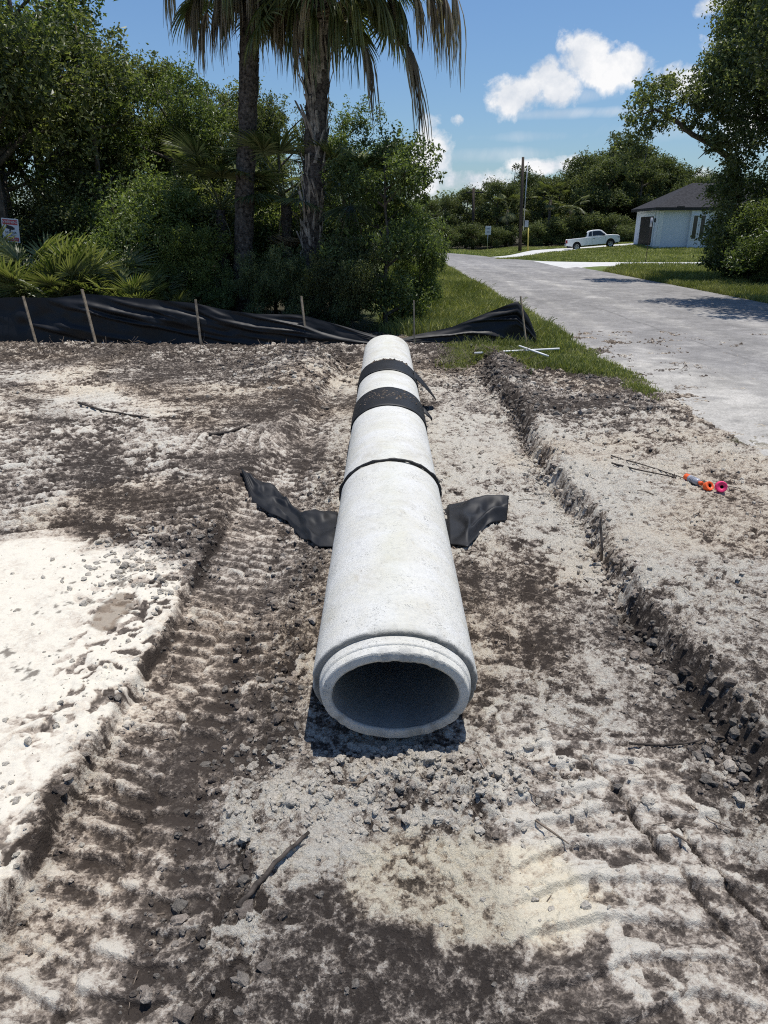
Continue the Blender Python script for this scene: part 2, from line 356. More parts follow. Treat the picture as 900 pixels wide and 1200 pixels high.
# ------------------------------------------------------------------ world and sun
SUN_EL, SUN_AZ = math.radians(79), math.radians(50)      # azimuth from +Y towards +X
sdir = Vector((math.cos(SUN_EL)*math.sin(SUN_AZ), math.cos(SUN_EL)*math.cos(SUN_AZ), math.sin(SUN_EL)))
sl = bpy.data.lights.new('sun', 'SUN'); sl.energy = 4.8; sl.angle = math.radians(.5); sl.color = (1, .965, .91)
so = bpy.data.objects.new('sun', sl); COL.objects.link(so); so.rotation_euler = sdir.to_track_quat('Z', 'Y').to_euler(); so.location = (20, 10, 40)
def make_world():
    w = bpy.data.worlds.new('World'); S.world = w; w.use_nodes = True
    nt = w.node_tree
    for n in list(nt.nodes): nt.nodes.remove(n)
    out = N(nt, 'ShaderNodeOutputWorld'); bg = N(nt, 'ShaderNodeBackground'); nt.links.new(bg.outputs[0], out.inputs[0])
    sky = N(nt, 'ShaderNodeTexSky'); sky.sky_type = 'NISHITA'; sky.sun_disc = False; sky.sun_elevation = SUN_EL; sky.sun_rotation = SUN_AZ
    sky.air_density = 1.2; sky.dust_density = .6; sky.ozone_density = 2.2; sky.altitude = 0
    SK = .09
    g = N(nt, 'ShaderNodeTexCoord').outputs['Generated']
    skyc = mixcol(nt, 1.0, sky.outputs[0], (.78, .98, 1.23), 'MULTIPLY')
    def blob(px, py, sx, sy, amp):
        d = ray(px, py).normalized(); r = Vector((d.y, -d.x, 0)).normalized(); u = r.cross(d)
        sub = N(nt, 'ShaderNodeVectorMath', operation='SUBTRACT'); nt.links.new(g, sub.inputs[0]); sub.inputs[1].default_value = d
        dx = N(nt, 'ShaderNodeVectorMath', operation='DOT_PRODUCT'); nt.links.new(sub.outputs[0], dx.inputs[0]); dx.inputs[1].default_value = r*(FPX/sx)
        dy = N(nt, 'ShaderNodeVectorMath', operation='DOT_PRODUCT'); nt.links.new(sub.outputs[0], dy.inputs[0]); dy.inputs[1].default_value = u*(FPX/sy)
        x2 = N(nt, 'ShaderNodeMath', operation='MULTIPLY'); nt.links.new(dx.outputs['Value'], x2.inputs[0]); nt.links.new(dx.outputs['Value'], x2.inputs[1])
        y2 = N(nt, 'ShaderNodeMath', operation='MULTIPLY_ADD'); nt.links.new(dy.outputs['Value'], y2.inputs[0]); nt.links.new(dy.outputs['Value'], y2.inputs[1]); nt.links.new(x2.outputs[0], y2.inputs[2])
        ng = N(nt, 'ShaderNodeMath', operation='MULTIPLY'); nt.links.new(y2.outputs[0], ng.inputs[0]); ng.inputs[1].default_value = -1
        ex = N(nt, 'ShaderNodeMath', operation='EXPONENT'); nt.links.new(ng.outputs[0], ex.inputs[0])
        am = N(nt, 'ShaderNodeMath', operation='MULTIPLY'); nt.links.new(ex.outputs[0], am.inputs[0]); am.inputs[1].default_value = amp
        return am.outputs[0]
    def acc(bl):
        t = None
        for b in bl:
            o = blob(*b)
            if t is None: t = o
            else:
                a = N(nt, 'ShaderNodeMath', operation='MAXIMUM'); nt.links.new(t, a.inputs[0]); nt.links.new(o, a.inputs[1]); t = a.outputs[0]
        return t
    puffs = acc([(608, 112, 40, 24, 1.0), (640, 88, 26, 26, 1), (655, 104, 26, 30, 1.0), (682, 66, 34, 26, 1.0), (732, 76, 34, 17, .95), (705, 82, 34, 18, .9),
                 (790, 92, 26, 18, .85), (826, 98, 34, 18, .95), (832, 6, 26, 14, .9), (870, 50, 40, 20, .8), (538, 142, 12, 9, .7),
                 (506, 196, 34, 40, .95), (545, 212, 60, 18, .9), (650, 194, 60, 12, .75), (500, 150, 20, 30, .7), (740, 215, 110, 14, .75),
                 (230, -120, 160, 60, .9), (980, 120, 90, 60, .9), (-150, 150, 180, 70, .9), (1200, 60, 160, 90, .9), (560, -260, 160, 50, .8)])
    wisps = acc([(690, 132, 90, 6, .8), (690, 112, 40, 9, .6), (560, 182, 120, 10, .6), (800, 150, 120, 16, .55), (620, 160, 200, 8, .4)])
    n1 = noise_node(nt, 17, 8, .62, g, .15); n2 = noise_node(nt, 9, 6, .7, g, .8)
    a = N(nt, 'ShaderNodeMath', operation='MULTIPLY_ADD'); nt.links.new(n1.outputs[0], a.inputs[0]); a.inputs[1].default_value = 2.0; a.inputs[2].default_value = -1.02
    s = N(nt, 'ShaderNodeMath', operation='ADD'); nt.links.new(a.outputs[0], s.inputs[0]); nt.links.new(puffs, s.inputs[1])
    dens = maprange(nt, s.outputs[0], .40, .74, 0, 1)
    wn = N(nt, 'ShaderNodeMath', operation='MULTIPLY'); nt.links.new(n2.outputs[0], wn.inputs[0]); nt.links.new(wisps, wn.inputs[1])
    wd = maprange(nt, wn.outputs[0], .16, .5, 0, .6)
    mx = N(nt, 'ShaderNodeMath', operation='MAXIMUM'); nt.links.new(dens, mx.inputs[0]); nt.links.new(wd, mx.inputs[1])
    shade = maprange(nt, n1.outputs[0], .36, .62, 0, 1)
    cc = mixcol(nt, shade, (.62/SK, .68/SK, .77/SK, 1), (.97/SK, .97/SK, .98/SK, 1))
    fin = mixcol(nt, mx.outputs[0], skyc, cc)
    nt.links.new(fin, bg.inputs[0]); setin(bg, 1, SK)
make_world()
S.cycles.pixel_filter_type = 'BLACKMAN_HARRIS'; S.cycles.filter_width = 1.1
S.cycles.use_denoising = False
S.view_settings.view_transform = 'Standard'; S.view_settings.look = 'None'; S.view_settings.exposure = 0; S.view_settings.gamma = 1

# ------------------------------------------------------------------ ground: near soil sheet
def poly_sd(x, y, pts):          # signed distance to polygon, negative inside
    d = np.full(x.shape, 1e9); inside = np.zeros(x.shape, bool); n = len(pts)
    for i in range(n):
        ax, ay = pts[i]; bx, by = pts[(i+1) % n]
        ex, ey = bx-ax, by-ay; wx, wy = x-ax, y-ay
        t = np.clip((wx*ex+wy*ey)/(ex*ex+ey*ey), 0, 1)
        d = np.minimum(d, (wx-ex*t)**2+(wy-ey*t)**2)
        c = ((ay <= y) & (by > y)) | ((by <= y) & (ay > y))
        with np.errstate(divide='ignore', invalid='ignore'):
            xi = ax+(y-ay)/(by-ay if by != ay else 1e-9)*ex
        inside ^= c & (x < xi)
    return np.where(inside, -1, 1)*np.sqrt(d)
def soil(x, y, full=False):
    """height and colour of the churned soil at arrays x, y"""
    z = macro(x, y)
    er = edge_right(y); el = edge_left(y)
    on_r = sm(er-.02, er+.1, x); on_l = 1-sm(el-.05, el+.03, x)
    inside = (1-on_r)*(1-on_l)
    back = sm(10.5, 13, y)
    w1 = fbm(x*1.3, y*1.3, 4, 1); w2 = fbm(x*4, y*4, 5, 2, .55); w3 = fbm(x*15, y*15, 5, 3, .62); w4 = fbm(x*45, y*45, 3, 4, .6)
    # --- zones
    wob = .22*w1+.14*w2+.05*w3
    sand = sm(-.09, .07, el-x-.03+.13*w2+.12*w3+.09*np.clip(fbm(x*1.6, y*1.6, 2, 33), -.3, .05))*(1-sm(4.55, 4.95, y+wob*2.0+.25*sm(-1.9, -1.35, x)))
    track = sm(-1.30, -1.22, x+.02*w2)*(1-sm(-.72, -.58, x+.1*w2))*(1-sm(7.6, 9.5, y))
    ridge = np.exp(-((x+.56+.12*w1-.06*sm(3, 6, y))/.13)**2)*(1-sm(6.5, 8, y))
    dk = poly_sd(x+.20*w2+.08*w3+.15*w1, y+.22*w2+.08*w3+.12*w1, [tuple(P(a, b).xy) for a, b in ((255, 1260), (285, 1140), (330, 1062), (400, 1085), (470, 1118), (560, 1130), (640, 1125), (690, 1095), (745, 1190), (800, 1300), (500, 1500), (255, 1400))])
    dark = 1-sm(-.03, .05, dk)
    cr = poly_sd(x+.14*w2+.06*w3, y+.14*w2+.06*w3, [tuple(P(a, b).xy) for a, b in ((395, 1060), (440, 1000), (560, 985), (650, 1000), (700, 1080), (650, 1125), (560, 1130), (440, 1090))])
    cream = 1-sm(-.05, .09, cr)
    cr2 = poly_sd(x+.14*w2+.06*w3, y+.14*w2+.06*w3, [tuple(P(a, b).xy) for a, b in ((285, 960), (330, 910), (430, 960), (430, 1010), (340, 1040))])
    cream2 = 1-sm(-.05, .09, cr2)
    heap = np.exp(-((x-.12)/.44)**2-((y-2.40)/.16)**2)
    trackR = sm(.40, .52, x+.05*w2)*(1-sm(1.28, 1.36, x+.05*w2))*(1-sm(2.5, 3.0, y+.3*w2))
    field = on_l*(1-sand)
    btop = on_r
    # --- relief
    amp = .007+.010*field+.014*btop+.006*inside*(1-track)*(1-trackR)*(1-dark)
    amp = amp+.012*np.exp(-((x-er)/.14)**2)+.012*ridge+.02*back
    rg = np.abs(fbm(x*16+.5*w2, y*16+.5*w3, 4, 6, .6))
    z = z+amp*(1.5*w2+.5*w3+.9*w4-.8*rg)
    fl = fbm(x*6+.6*w3, y*6+.6*w3, 4, 14, .55)*9; fs = np.floor(fl); ff = fl-fs
    flake = fs+sm(0, .14, ff); fedge = np.exp(-((ff-.05)/.10)**2)
    fm = np.clip((1-sand)*(.35+.9*inside+.5*field+.6*btop)*(1-.6*dark)*np.clip(.55+2.2*fbm(x*1.4, y*1.4, 3, 15), 0, 1), 0, 1)
    z = z+fm*.0085*(flake-fl*.75)
    wx, wy = fbm(x*7, y*7, 4, 19), fbm(x*7, y*7, 4, 24)
    _, pid = worley(x*9.5+1.5*wx, y*9.5+1.5*wy, 5); d2, pid2 = worley(x*21+1.8*wx, y*21+1.8*wy, 6)
    rm = np.clip(.55+2.2*fbm(x*1.7, y*1.7, 3, 25), .1, 1)*(1-sand)*(1-.5*track)*(1-.55*dark)
    plates = rm*(.30*sm(.66, .70, pid)-.24*sm(.26, .20, pid)+.30*sm(.74, .78, pid2)-.26*sm(.20, .16, pid2))
    z = z+rm*(.010*(pid > .68)+.007*(pid2 > .76)-.006*(pid2 < .18))
    pe = sand*np.exp(-((x-el)/.6)**2)*np.clip(.4+2.2*fbm(x*2, y*2, 3, 26), 0, 1)
    z = z+pe*(.024*(pid-.4)+.018*(pid2-.4)); plates = plates-pe*(.75*(pid2 < .2)+.55*(pid < .16))
    z = z+sand*(.010*fbm(x*2.6, y*2.6, 3, 12)+.006*fbm(x*9, y*6, 3, 13))
    # clods
    cm = .45*field+.7*btop+.45*inside*(1-track)*(1-trackR)*(1-dark)*(1-.4*cream)+.9*ridge+1.3*heap+.7*np.exp(-((x-el+.13)/.16)**2)*(1-sm(5, 6.5, y))+.5*back+1.0*np.exp(-((x-er)/.16)**2)
    cl_ = fbm(x*2.2, y*2.2, 4, 17)
    cm = np.clip((cm+.12*track+.12*trackR+.1*dark)*(.35+3.0*cl_+1.0*w1)+.5*heap, .0, 1.3)
    cz = 0; ct = 0
    for sc, hh, sd in ((11, .022, 1), (20, .016, 2), (38, .011, 3), (70, .0065, 4)):
        d, r = worley(x*sc+w3*.5, y*sc+w4*.4, sd)
        b = np.clip(.40+.22*r-d, 0, 1)**.7*(r > .35)
        cz = cz+b*hh*1.5; ct = ct+b*(r-.62)*3
    z = z+cz*cm
    # caterpillar tread ribs
    wsm = fbm(x*3.5, y*3.5, 2, 18)
    def ribs(u, per):
        ph = u/per+.35*fbm(x*1.3, y*1.3, 2, 1)+.35*wsm
        f = ph-np.floor(ph)
        return sm(0, .12, f)*(1-sm(.2, .72, f))
    patchy = np.clip(.75+1.2*fbm(x*1.9, y*1.9, 3, 8), .3, 1)
    lane = x+.03*w2; l1 = sm(-1.0, -.985, lane)
    rr = mixv(ribs(y+.35*(x+1.25)**2+.25*x, .125), ribs(y-.5*(x+.62)**2-.1*x+.06, .125), l1)
    z = z+track*(rr*(.036+.012*sm(2.2, 3.4, y))*patchy*np.clip(.8+1.2*cl_, .25, 1.1)-.008-.020*np.exp(-((lane+.993)/.022)**2)*np.clip(.6+2*cl_, 0, 1)-.016*np.exp(-((x+.80+.06*w1)/.04)**2))
    rR = ribs(y-.12*x+.3*(x-.8)**2, .15)
    z = z+trackR*(rR*.030*patchy-.006)
    # treads in the left field, arcs of two passes
    lf = 0
    for cx, cy, r0, wd, sd in ((-12., 2.0, 9.6, .55, 21), (-13.0, 1.2, 12.3, .6, 22), (-2.0, 16., 8.6, .5, 23)):
        rad = np.hypot(x-cx, y-cy); an = np.arctan2(y-cy, x-cx)*r0
        band = np.clip(1-np.abs(rad-r0)/wd, 0, 1); band = sm(0, .35, band)*np.clip(.75+1.8*fbm(x*1.1, y*1.1, 3, sd), 0, 1)
        lf = np.maximum(lf, band*ribs(an, .14))
        z = z-field*band*.02
    z = z+field*lf*.038
    # crack and shallow step on the right of the floor
    cxl = np.interp(y, [1.4, 1.72, 2.1, 2.56, 2.7], [1.32, 1.18, 1.05, .93, .9])+.03*w2+.02*w3
    crack = np.exp(-((x-cxl)/.009)**2)*(1-sm(2.5, 2.62, y))*np.clip(.7+2.2*vn(y*9, y*0+4.4), .1, 1); z = z-.04*crack+.014*sm(cxl-.01, cxl+.02, x)*(1-sm(2.4, 2.7, y))*(1-on_r)
    cx2 = cxl+.14+.03*w2; crack2 = np.exp(-((x-cx2)/.008)**2)*(1-sm(2.1, 2.25, y))*sm(1.5, 1.7, y); z = z-.04*crack2
    # loose bank blocks: notches cut into the bank
    z = z-.075*np.exp(-((x-er+.03)/.06)**2)*sm(2.6, 3.4, y)*(1-sm(8, 10, y))*np.clip(.4+2*fbm(x*2, y*2, 2, 29), 0, 1)-.05*np.exp(-((x-er-.02)/.07)**2)*sm(.08, .3, vn(y*2.7, y*0+9.9))*(1-back)
    z = z+heap*.055*(1+1.6*w2)
    # sand pad crusts and debris
    sandcr = sand*(1-sm(.04, .14, np.abs(fbm(x*2.2, y*2.2, 3, 31)))) * sm(-2.6, -1.4, x)
    z = z+sandcr*(.010+.02*np.clip(w3, -.2, 1))
    # --- colour
    bias = .40+0*x
    broad = fbm(x*.75, y*.75, 3, 44)
    smear = fbm(x*6+.5*w2, y*3.2, 4, 45)
    bias = mixv(bias, .59+.07*np.sin(x*9+w1*4)+.65*broad+.45*smear, inside)
    bias = mixv(bias, .27+.40*sm(.14, .42, fbm(x*.9, y*1.8, 4, 41))+.26*lf+.55*broad+.3*fbm(x*2.4, y*6, 4, 46), field)
    bias = mixv(bias, .70+.55*broad-.48*sm(6.2, 8.8, y+.9*w1)+.1*sm(2.0, 3.4, x)*(1-sm(6.5, 8, y)), btop)
    bias = mixv(bias,   .29+.36*rr*patchy+.34*w1+.25*smear+.2*broad, track)
    bias = mixv(bias, .47+.30*rR*patchy+.3*w1+.25*smear, trackR*.85)
    bias = mixv(bias, .20, np.clip(ridge*1.1, 0, 1)*.8)
    bias = mixv(bias, .17+.5*np.clip(w1, 0, 1)+.25*np.clip(w2, 0, 1), dark)
    bias = mixv(bias, .86, np.clip(cream+cream2*.8, 0, 1)*.9)
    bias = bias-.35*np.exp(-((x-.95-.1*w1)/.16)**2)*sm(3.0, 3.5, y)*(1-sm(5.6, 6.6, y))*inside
    bias = mixv(bias, .90, sand*(1-.3*sandcr))
    bias = mixv(bias, .17, back*(1-.4*sm(.2, .5, w1)))
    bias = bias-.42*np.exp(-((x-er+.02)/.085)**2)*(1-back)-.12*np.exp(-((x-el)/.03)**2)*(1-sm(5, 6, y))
    bias = bias+heap*.28-.5*crack-.5*crack2
    contrast = 1-.35*dark-.45*sand
    plates = plates-.75*np.exp(-((x-el-.012)/.024)**2)*(1-sm(5, 6, y))*np.clip(.5+2*fbm(x*3, y*3, 2, 27), 0, 1)-.30*track*np.exp(-((lane+.80)/.05)**2)*np.clip(.5+2*w2, 0, 1)
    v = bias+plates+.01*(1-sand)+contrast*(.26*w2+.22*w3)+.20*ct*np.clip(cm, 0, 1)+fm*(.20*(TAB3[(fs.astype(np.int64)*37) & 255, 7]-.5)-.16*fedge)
    tan = sm(-.1, .35, fbm(x*.8, y*.8, 3, 51))[..., None]
    T = 1+(np.array([1.04, .99, .925])-1)*tan+(np.array([1.04, 1.0, .88])-1)*np.clip(cream, 0, 1)[..., None]*.8
    T = T*(1-sand[..., None])+np.array([1.03, 1.025, 1.0])*sand[..., None]
    cov = np.zeros(x.shape+(3,)); ca = np.zeros(x.shape)
    def cover(mask, col):
        nonlocal cov, ca
        mk = np.clip(mask, 0, 1)[..., None]; cov = cov*(1-mk)+np.array(col)*mk; ca = np.maximum(ca, mk[..., 0])
    tp = np.exp(-((x+1.66)/.13)**2-((y-3.8)/.26)**2)*sand                      # tan scrape on the pad
    cover(sm(.42, .6, tp*(.55+1.6*fbm(x*4, y*4, 4, 47)))*.75, (.29, .225, .165))
    cover(sm(.30, .42, w3+.35*w1)*sand*.8, (.13, .105, .085))
    cover(grass_mask(x, y), (.095, .105, .042)); cover(sm(14.2, 14.8, y)*(1-sm(-.6, .4, x)), (.05, .042, .03))
    smooth = np.clip(sand*.85+.12*cream+.36*track+.35*trackR+.35*field*(lf > .02), 0, 1)
    if full: return z, v, T, cov, ca, smooth
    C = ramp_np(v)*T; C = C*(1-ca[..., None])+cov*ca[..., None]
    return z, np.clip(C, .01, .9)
def grass_mask(x, y):
    n = fbm(np.asarray(x)*1.5, np.asarray(y)*1.5, 4, 61)
    line = 11.7-1.15*(x-1.6)
    m = sm(-.25, .5, y-line+n*1.6)*sm(.9, 1.5, x+.6*n-1.5*sm(13.5, 14.5, y))*(1-sm(3.62, 3.85, x+.12*n))
    m2 = sm(14.3, 15.2, y)*sm(-.3, .6, x)*(1-sm(3.62, 3.85, x+.12*n))
    bare = np.exp(-((x-1.3)/.7)**2-((y-18.6)/1.0)**2)
    m3 = .8*np.exp(-((x-3.75)/.7)**2-((y-7.1)/.45)**2)*sm(-.1, .2, n)
    return np.clip(np.maximum(np.maximum(m, m2)*(1-.8*bare), m3), 0, 1)

def build_near_ground():
    ys = list(np.linspace(-2.5, .6, 40))+list(np.linspace(.62, 1.14, 40))
    y = 1.15
    while y < 15.6: ys.append(y); y += max(.0033, .0031*y)
    ys = np.array(ys); nc = 960
    s = np.linspace(-1, 1, nc); s = .6*s+.4*s**3
    X = s[None, :]*(.63*np.maximum(ys, .3)+3.0)[:, None]; Y = np.repeat(ys[:, None], nc, 1)
    X = X+.0*Y
    z, v, T, cov, ca, smo = soil(X, Y, True)
    edge = np.minimum(np.minimum(1-np.abs(s)[None, :], 1)*14, np.minimum((Y+2.5)/.8, (15.6-Y)/.5)); edge = np.clip(edge, 0, 1)
    z = macro(X, Y)*(1-edge)+z*edge
    z[0, :] -= .3; z[-1, :] -= .3; z[:, 0] -= .3; z[:, -1] -= .3
    V = np.stack([X, Y, z], -1).reshape(-1, 3)
    me = np_mesh('soil', V, grid_faces(len(ys), nc))
    for nm, a_ in (('Bias', v), ('CoverAmount', ca), ('Smooth', smo)):
        at_ = me.attributes.new(nm, 'FLOAT', 'POINT'); at_.data.foreach_set('value', np.ascontiguousarray(a_, np.float32).ravel())
    for nm, a_ in (('Tint', T), ('Cover', cov)):
        at_ = me.color_attributes.new(nm, 'FLOAT_COLOR', 'POINT'); q = np.ones((a_.shape[0]*a_.shape[1], 4), np.float32); q[:, :3] = a_.reshape(-1, 3); at_.data.foreach_set('color', q.ravel())
    o = link('soil_ground', me, None, M['ground']); tag(o, kind='structure')
build_near_ground()

def build_far_ground():
    xs = np.unique(np.concatenate([-np.geomspace(14, 900, 26), np.linspace(-14, 40, 110), np.geomspace(40, 900, 26)]))
    ys = np.unique(np.concatenate([-np.geomspace(3, 600, 18), np.linspace(-3, 90, 150), np.geomspace(90, 1500, 26)]))
    X, Y = np.meshgrid(xs, ys)
    z = macro(X, Y)-.03+.05*fbm(X*.5, Y*.5, 3, 71)*sm(15, 20, Y)*(1-sm(3, 3.6, X)*(1-sm(11.4, 12, X)))
    hw = .63*np.maximum(Y, .3)+3.0
    ins = np.clip(np.minimum((hw-np.abs(X))/.9, np.minimum((Y+2.5)/.9, (15.6-Y)/.9)), 0, 1); z = z-.5*ins
    g = np.array([.085, .115, .03]); n = fbm(X*.7, Y*.7, 4, 72)[..., None]
    C = g*(1+.5*n)+np.array([.05, .035, .01])*np.clip(n, 0, 1)
    wood = sm(14.2, 15.5, Y)*(1-sm(-1.0, .4, X))+sm(74, 80, Y)*(1-.0*X); wood = np.clip(wood, 0, 1)[..., None]
    C = C*(1-wood)+np.array([.05, .045, .028])*wood
    dirt = ((1-sm(13, 15, Y))*(1-sm(3, 4, X)))[..., None]; C = C*(1-dirt)+np.array([.25, .22, .185])*(1+.8*n)*dirt
    me = np_mesh('ground', np.stack([X, Y, z], -1).reshape(-1, 3), grid_faces(len(ys), len(xs)), np.clip(C, .01, .8).reshape(-1, 3))
    tag(link('ground', me, None, M['soil']), kind='structure')
build_far_ground()

# ------------------------------------------------------------------ road and drives
def build_road():
    ys = np.concatenate([np.linspace(-6, 3, 30), np.linspace(3.03, 16, 330), np.geomspace(16.05, 100, 230)])
    n = 150
    cl = np.where(ys > 52, -.011*(ys-52)**2, 0)                                 # the road bends left beyond the junction
    lft = 3.62+.05*vn(ys*1.2, ys*0+.5)+.05*vn(ys*5, ys*0+2.5)+cl
    rgt = np.interp(ys, [-6, 36, 42, 50, 54, 57, 66, 100], [11.25, 11.2, 11.0, 10.6, 9.3, 8.6, 8.3, 9.5])+.05*vn(ys*3, ys*0+7)+cl
    s = np.linspace(0, 1, n)[None, :]
    X = lft[:, None]+(rgt-lft)[:, None]*s; Y = np.repeat(ys[:, None], n, 1)
    Z = .25+.0*X+.03*np.sin(s*PI)-.04*(s < .001)-.04*(s > .999)
    X = X+0
    w1 = fbm(X*.9, Y*.35, 4, 81); w2 = fbm(X*3, Y*3, 5, 82, .6); w3 = fbm(X*11, Y*11, 4, 83, .65)
    base = np.array([.222, .212, .202]); dust = np.array([.38, .36, .325]); dirtc = np.array([.20, .175, .15])
    d = np.exp(-(X-3.65)/.35)*.35+np.clip(1-sm(4.0, 5.7, X+.7*w1)*sm(6, 10.5, Y+2*w1), 0, 1)*(1-sm(9.5, 13, Y))*.95
    for c, wd, a in ((4.75, .22, .35), (6.3, .28, .30), (8.2, .3, .2), (9.9, .3, .15)):
        cc = c-.25*sm(8, 30, Y)*0+.3*np.sin(Y*.08+c)
        d = d+a*np.exp(-((X-cc)/wd)**2)*(.5+1.3*np.clip(w1+.2, 0, 1))*(1-sm(38, 60, Y))
    d = np.clip(d*1.1*(1+1.3*w2)+.4*np.clip(w2+.6*w3-.12, 0, 1), 0, 1)[..., None]
    k = (sm(.42, .6, w3+.5*w2+.35*w1)*(1-sm(9, 15, Y)*.95)*(1-sm(4.0, 5.0, X)*.95))[..., None]*.35
    ln = np.exp(-((X-6.15+.02*Y-.1*w2)/.035)**2)*sm(9, 10, Y)*(1-sm(19, 22, Y))*sm(-.1, .15, w2+w1)
    C = base*(1-d)+dust*d; C = C*(1-k)+dirtc*k; C = C*(1-.35*ln[..., None])*(1+.3*w3[..., None]+.24*w1[..., None]+.2*w2[..., None])
    me = np_mesh('road', np.stack([X, Y, Z], -1).reshape(-1, 3), grid_faces(len(ys), n), np.clip(C, .02, .8).reshape(-1, 3))
    tag(link('road', me, None, M['road']), kind='structure')
build_road()
def strip(name, left, right, mat, lift=.012, n=40, cross=8):
    L = np.array(left, float); R = np.array(right, float); t = np.linspace(0, len(L)-1, n)
    lx = np.stack([np.interp(t, range(len(L)), L[:, k]) for k in (0, 1)], -1); rx = np.stack([np.interp(t, range(len(R)), R[:, k]) for k in (0, 1)], -1)
    s = np.linspace(0, 1, cross)[None, :, None]
    XY = lx[:, None, :]*(1-s)+rx[:, None, :]*s
    z = np.maximum(macro(XY[..., 0], XY[..., 1]), .246)+lift
    z[:, 0] -= .1; z[:, -1] -= .1
    me = np_mesh(name, np.concatenate([XY, z[..., None]], -1).reshape(-1, 3), grid_faces(n, cross))
    return tag(link(name, me, None, mat), kind='structure')
strip('side_drive', [(9.9, 39.0), (11.2, 42.2), (13, 44.3), (18.8, 45.5), (40, 46.0)], [(9.9, 52.0), (11.5, 50.2), (13.5, 49.0), (19, 48.8), (40, 49.3)], M['drive'], .02)
strip('truck_driveway', [(8.0, 57.5), (11, 62.5), (15.5, 69.5), (26, 71)], [(8.6, 54.6), (12, 59.0), (17.0, 65.3), (26, 67)], M['drive'], .03)

# ------------------------------------------------------------------ pipe run
PX = .05; ZC = .335
def pipe_section(name, y0, y1, label, front=False, a=.38, b=.277, seed=0):
    t = .1
    ai, bi = .281, .180
    prof = []   # (y, a, b, shade); shade of bore and shoulder is painted into the colour
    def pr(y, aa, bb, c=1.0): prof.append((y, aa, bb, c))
    if front:
        ya = y0; ys = y0+.105
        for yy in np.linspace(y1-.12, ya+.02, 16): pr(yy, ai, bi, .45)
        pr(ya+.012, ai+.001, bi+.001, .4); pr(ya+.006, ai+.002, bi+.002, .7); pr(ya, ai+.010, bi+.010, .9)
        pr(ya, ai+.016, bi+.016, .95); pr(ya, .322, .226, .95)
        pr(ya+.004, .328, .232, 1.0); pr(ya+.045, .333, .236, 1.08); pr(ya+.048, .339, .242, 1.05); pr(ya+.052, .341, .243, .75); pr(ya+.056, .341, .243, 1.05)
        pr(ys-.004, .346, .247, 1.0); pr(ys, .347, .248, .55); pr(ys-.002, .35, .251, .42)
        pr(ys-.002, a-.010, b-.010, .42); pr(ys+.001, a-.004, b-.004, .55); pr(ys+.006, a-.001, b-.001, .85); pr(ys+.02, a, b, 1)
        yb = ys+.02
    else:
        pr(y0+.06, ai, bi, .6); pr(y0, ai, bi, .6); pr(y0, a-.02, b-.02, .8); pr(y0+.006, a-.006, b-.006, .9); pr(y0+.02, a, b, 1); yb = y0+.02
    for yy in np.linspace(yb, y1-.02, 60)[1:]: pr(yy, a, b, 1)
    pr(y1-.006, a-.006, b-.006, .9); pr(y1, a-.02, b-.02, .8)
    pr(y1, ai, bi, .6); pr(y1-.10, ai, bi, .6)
    n = 160; th = np.linspace(0, 2*PI, n, endpoint=False)
    A = np.array(prof); nr = len(A)
    yy = A[:, 0][:, None]+0*th[None]; aa = A[:, 1][:, None]; bb = A[:, 2][:, None]
    outer = (aa >= a-.03)
    chip = fbm(np.cos(th)[None]*9+yy*8, np.sin(th)[None]*9+yy*3+seed, 4, 90+seed)
    e = np.exp(-((yy-(y0+(.105 if front else 0)))/.02)**2)*outer
    d = .0025*fbm(yy*3+0*th[None], th[None]*4+seed+0*yy, 3, 91)-e*.03*np.clip(chip+.02, 0, 1)
    te = front*np.exp(-((yy-y0)/.012)**2)*(1-outer); d = d-te*.016*np.clip(chip, 0, 1)
    X = (aa+d)*np.cos(th)[None]; Z = (bb+d)*np.sin(th)[None]
    if front:
        lip = (A[:, 1] < .323) & (A[:, 0] < y0+.03)
    V = np.stack([X+PX, yy, Z+ZC], -1).reshape(-1, 3)
    i = np.arange(nr-1)[:, None]*n; k = np.arange(n)[None]; k2 = (k+1) % n
    F = np.stack([i+k, i+k2, i+n+k2, i+n+k], -1).reshape(-1, 4)
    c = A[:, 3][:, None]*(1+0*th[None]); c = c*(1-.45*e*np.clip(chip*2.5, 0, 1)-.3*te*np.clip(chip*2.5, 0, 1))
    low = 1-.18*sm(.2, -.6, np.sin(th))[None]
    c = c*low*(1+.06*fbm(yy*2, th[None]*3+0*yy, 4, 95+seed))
    green = np.exp(-((np.cos(th)[None]+.05)/.28)**2)*(np.sin(th)[None] > 0)*outer*np.clip(.7+fbm(yy*1.3, th[None]+0*yy, 3, 97), 0, 1)
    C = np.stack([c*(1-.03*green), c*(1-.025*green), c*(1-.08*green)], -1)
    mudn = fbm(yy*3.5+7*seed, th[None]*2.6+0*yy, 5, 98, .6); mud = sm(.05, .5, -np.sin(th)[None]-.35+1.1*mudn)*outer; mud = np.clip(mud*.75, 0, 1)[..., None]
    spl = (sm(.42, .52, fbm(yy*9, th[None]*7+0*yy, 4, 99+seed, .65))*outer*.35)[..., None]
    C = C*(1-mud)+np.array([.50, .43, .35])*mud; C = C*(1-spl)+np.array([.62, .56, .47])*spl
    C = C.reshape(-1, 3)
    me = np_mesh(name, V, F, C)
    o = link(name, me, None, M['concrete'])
    md = o.modifiers.new('edge', 'EDGE_SPLIT'); md.split_angle = math.radians(45)
    return tag(o, label, 'pipe', 'concrete pipe sections laid end to end')
JY = [2.62, 5.19, 7.64, 9.95, 12.15]
pipe_section('concrete_pipe', JY[0], JY[1]-.006, 'nearest oval concrete pipe section with its dark open end facing the camera', True)
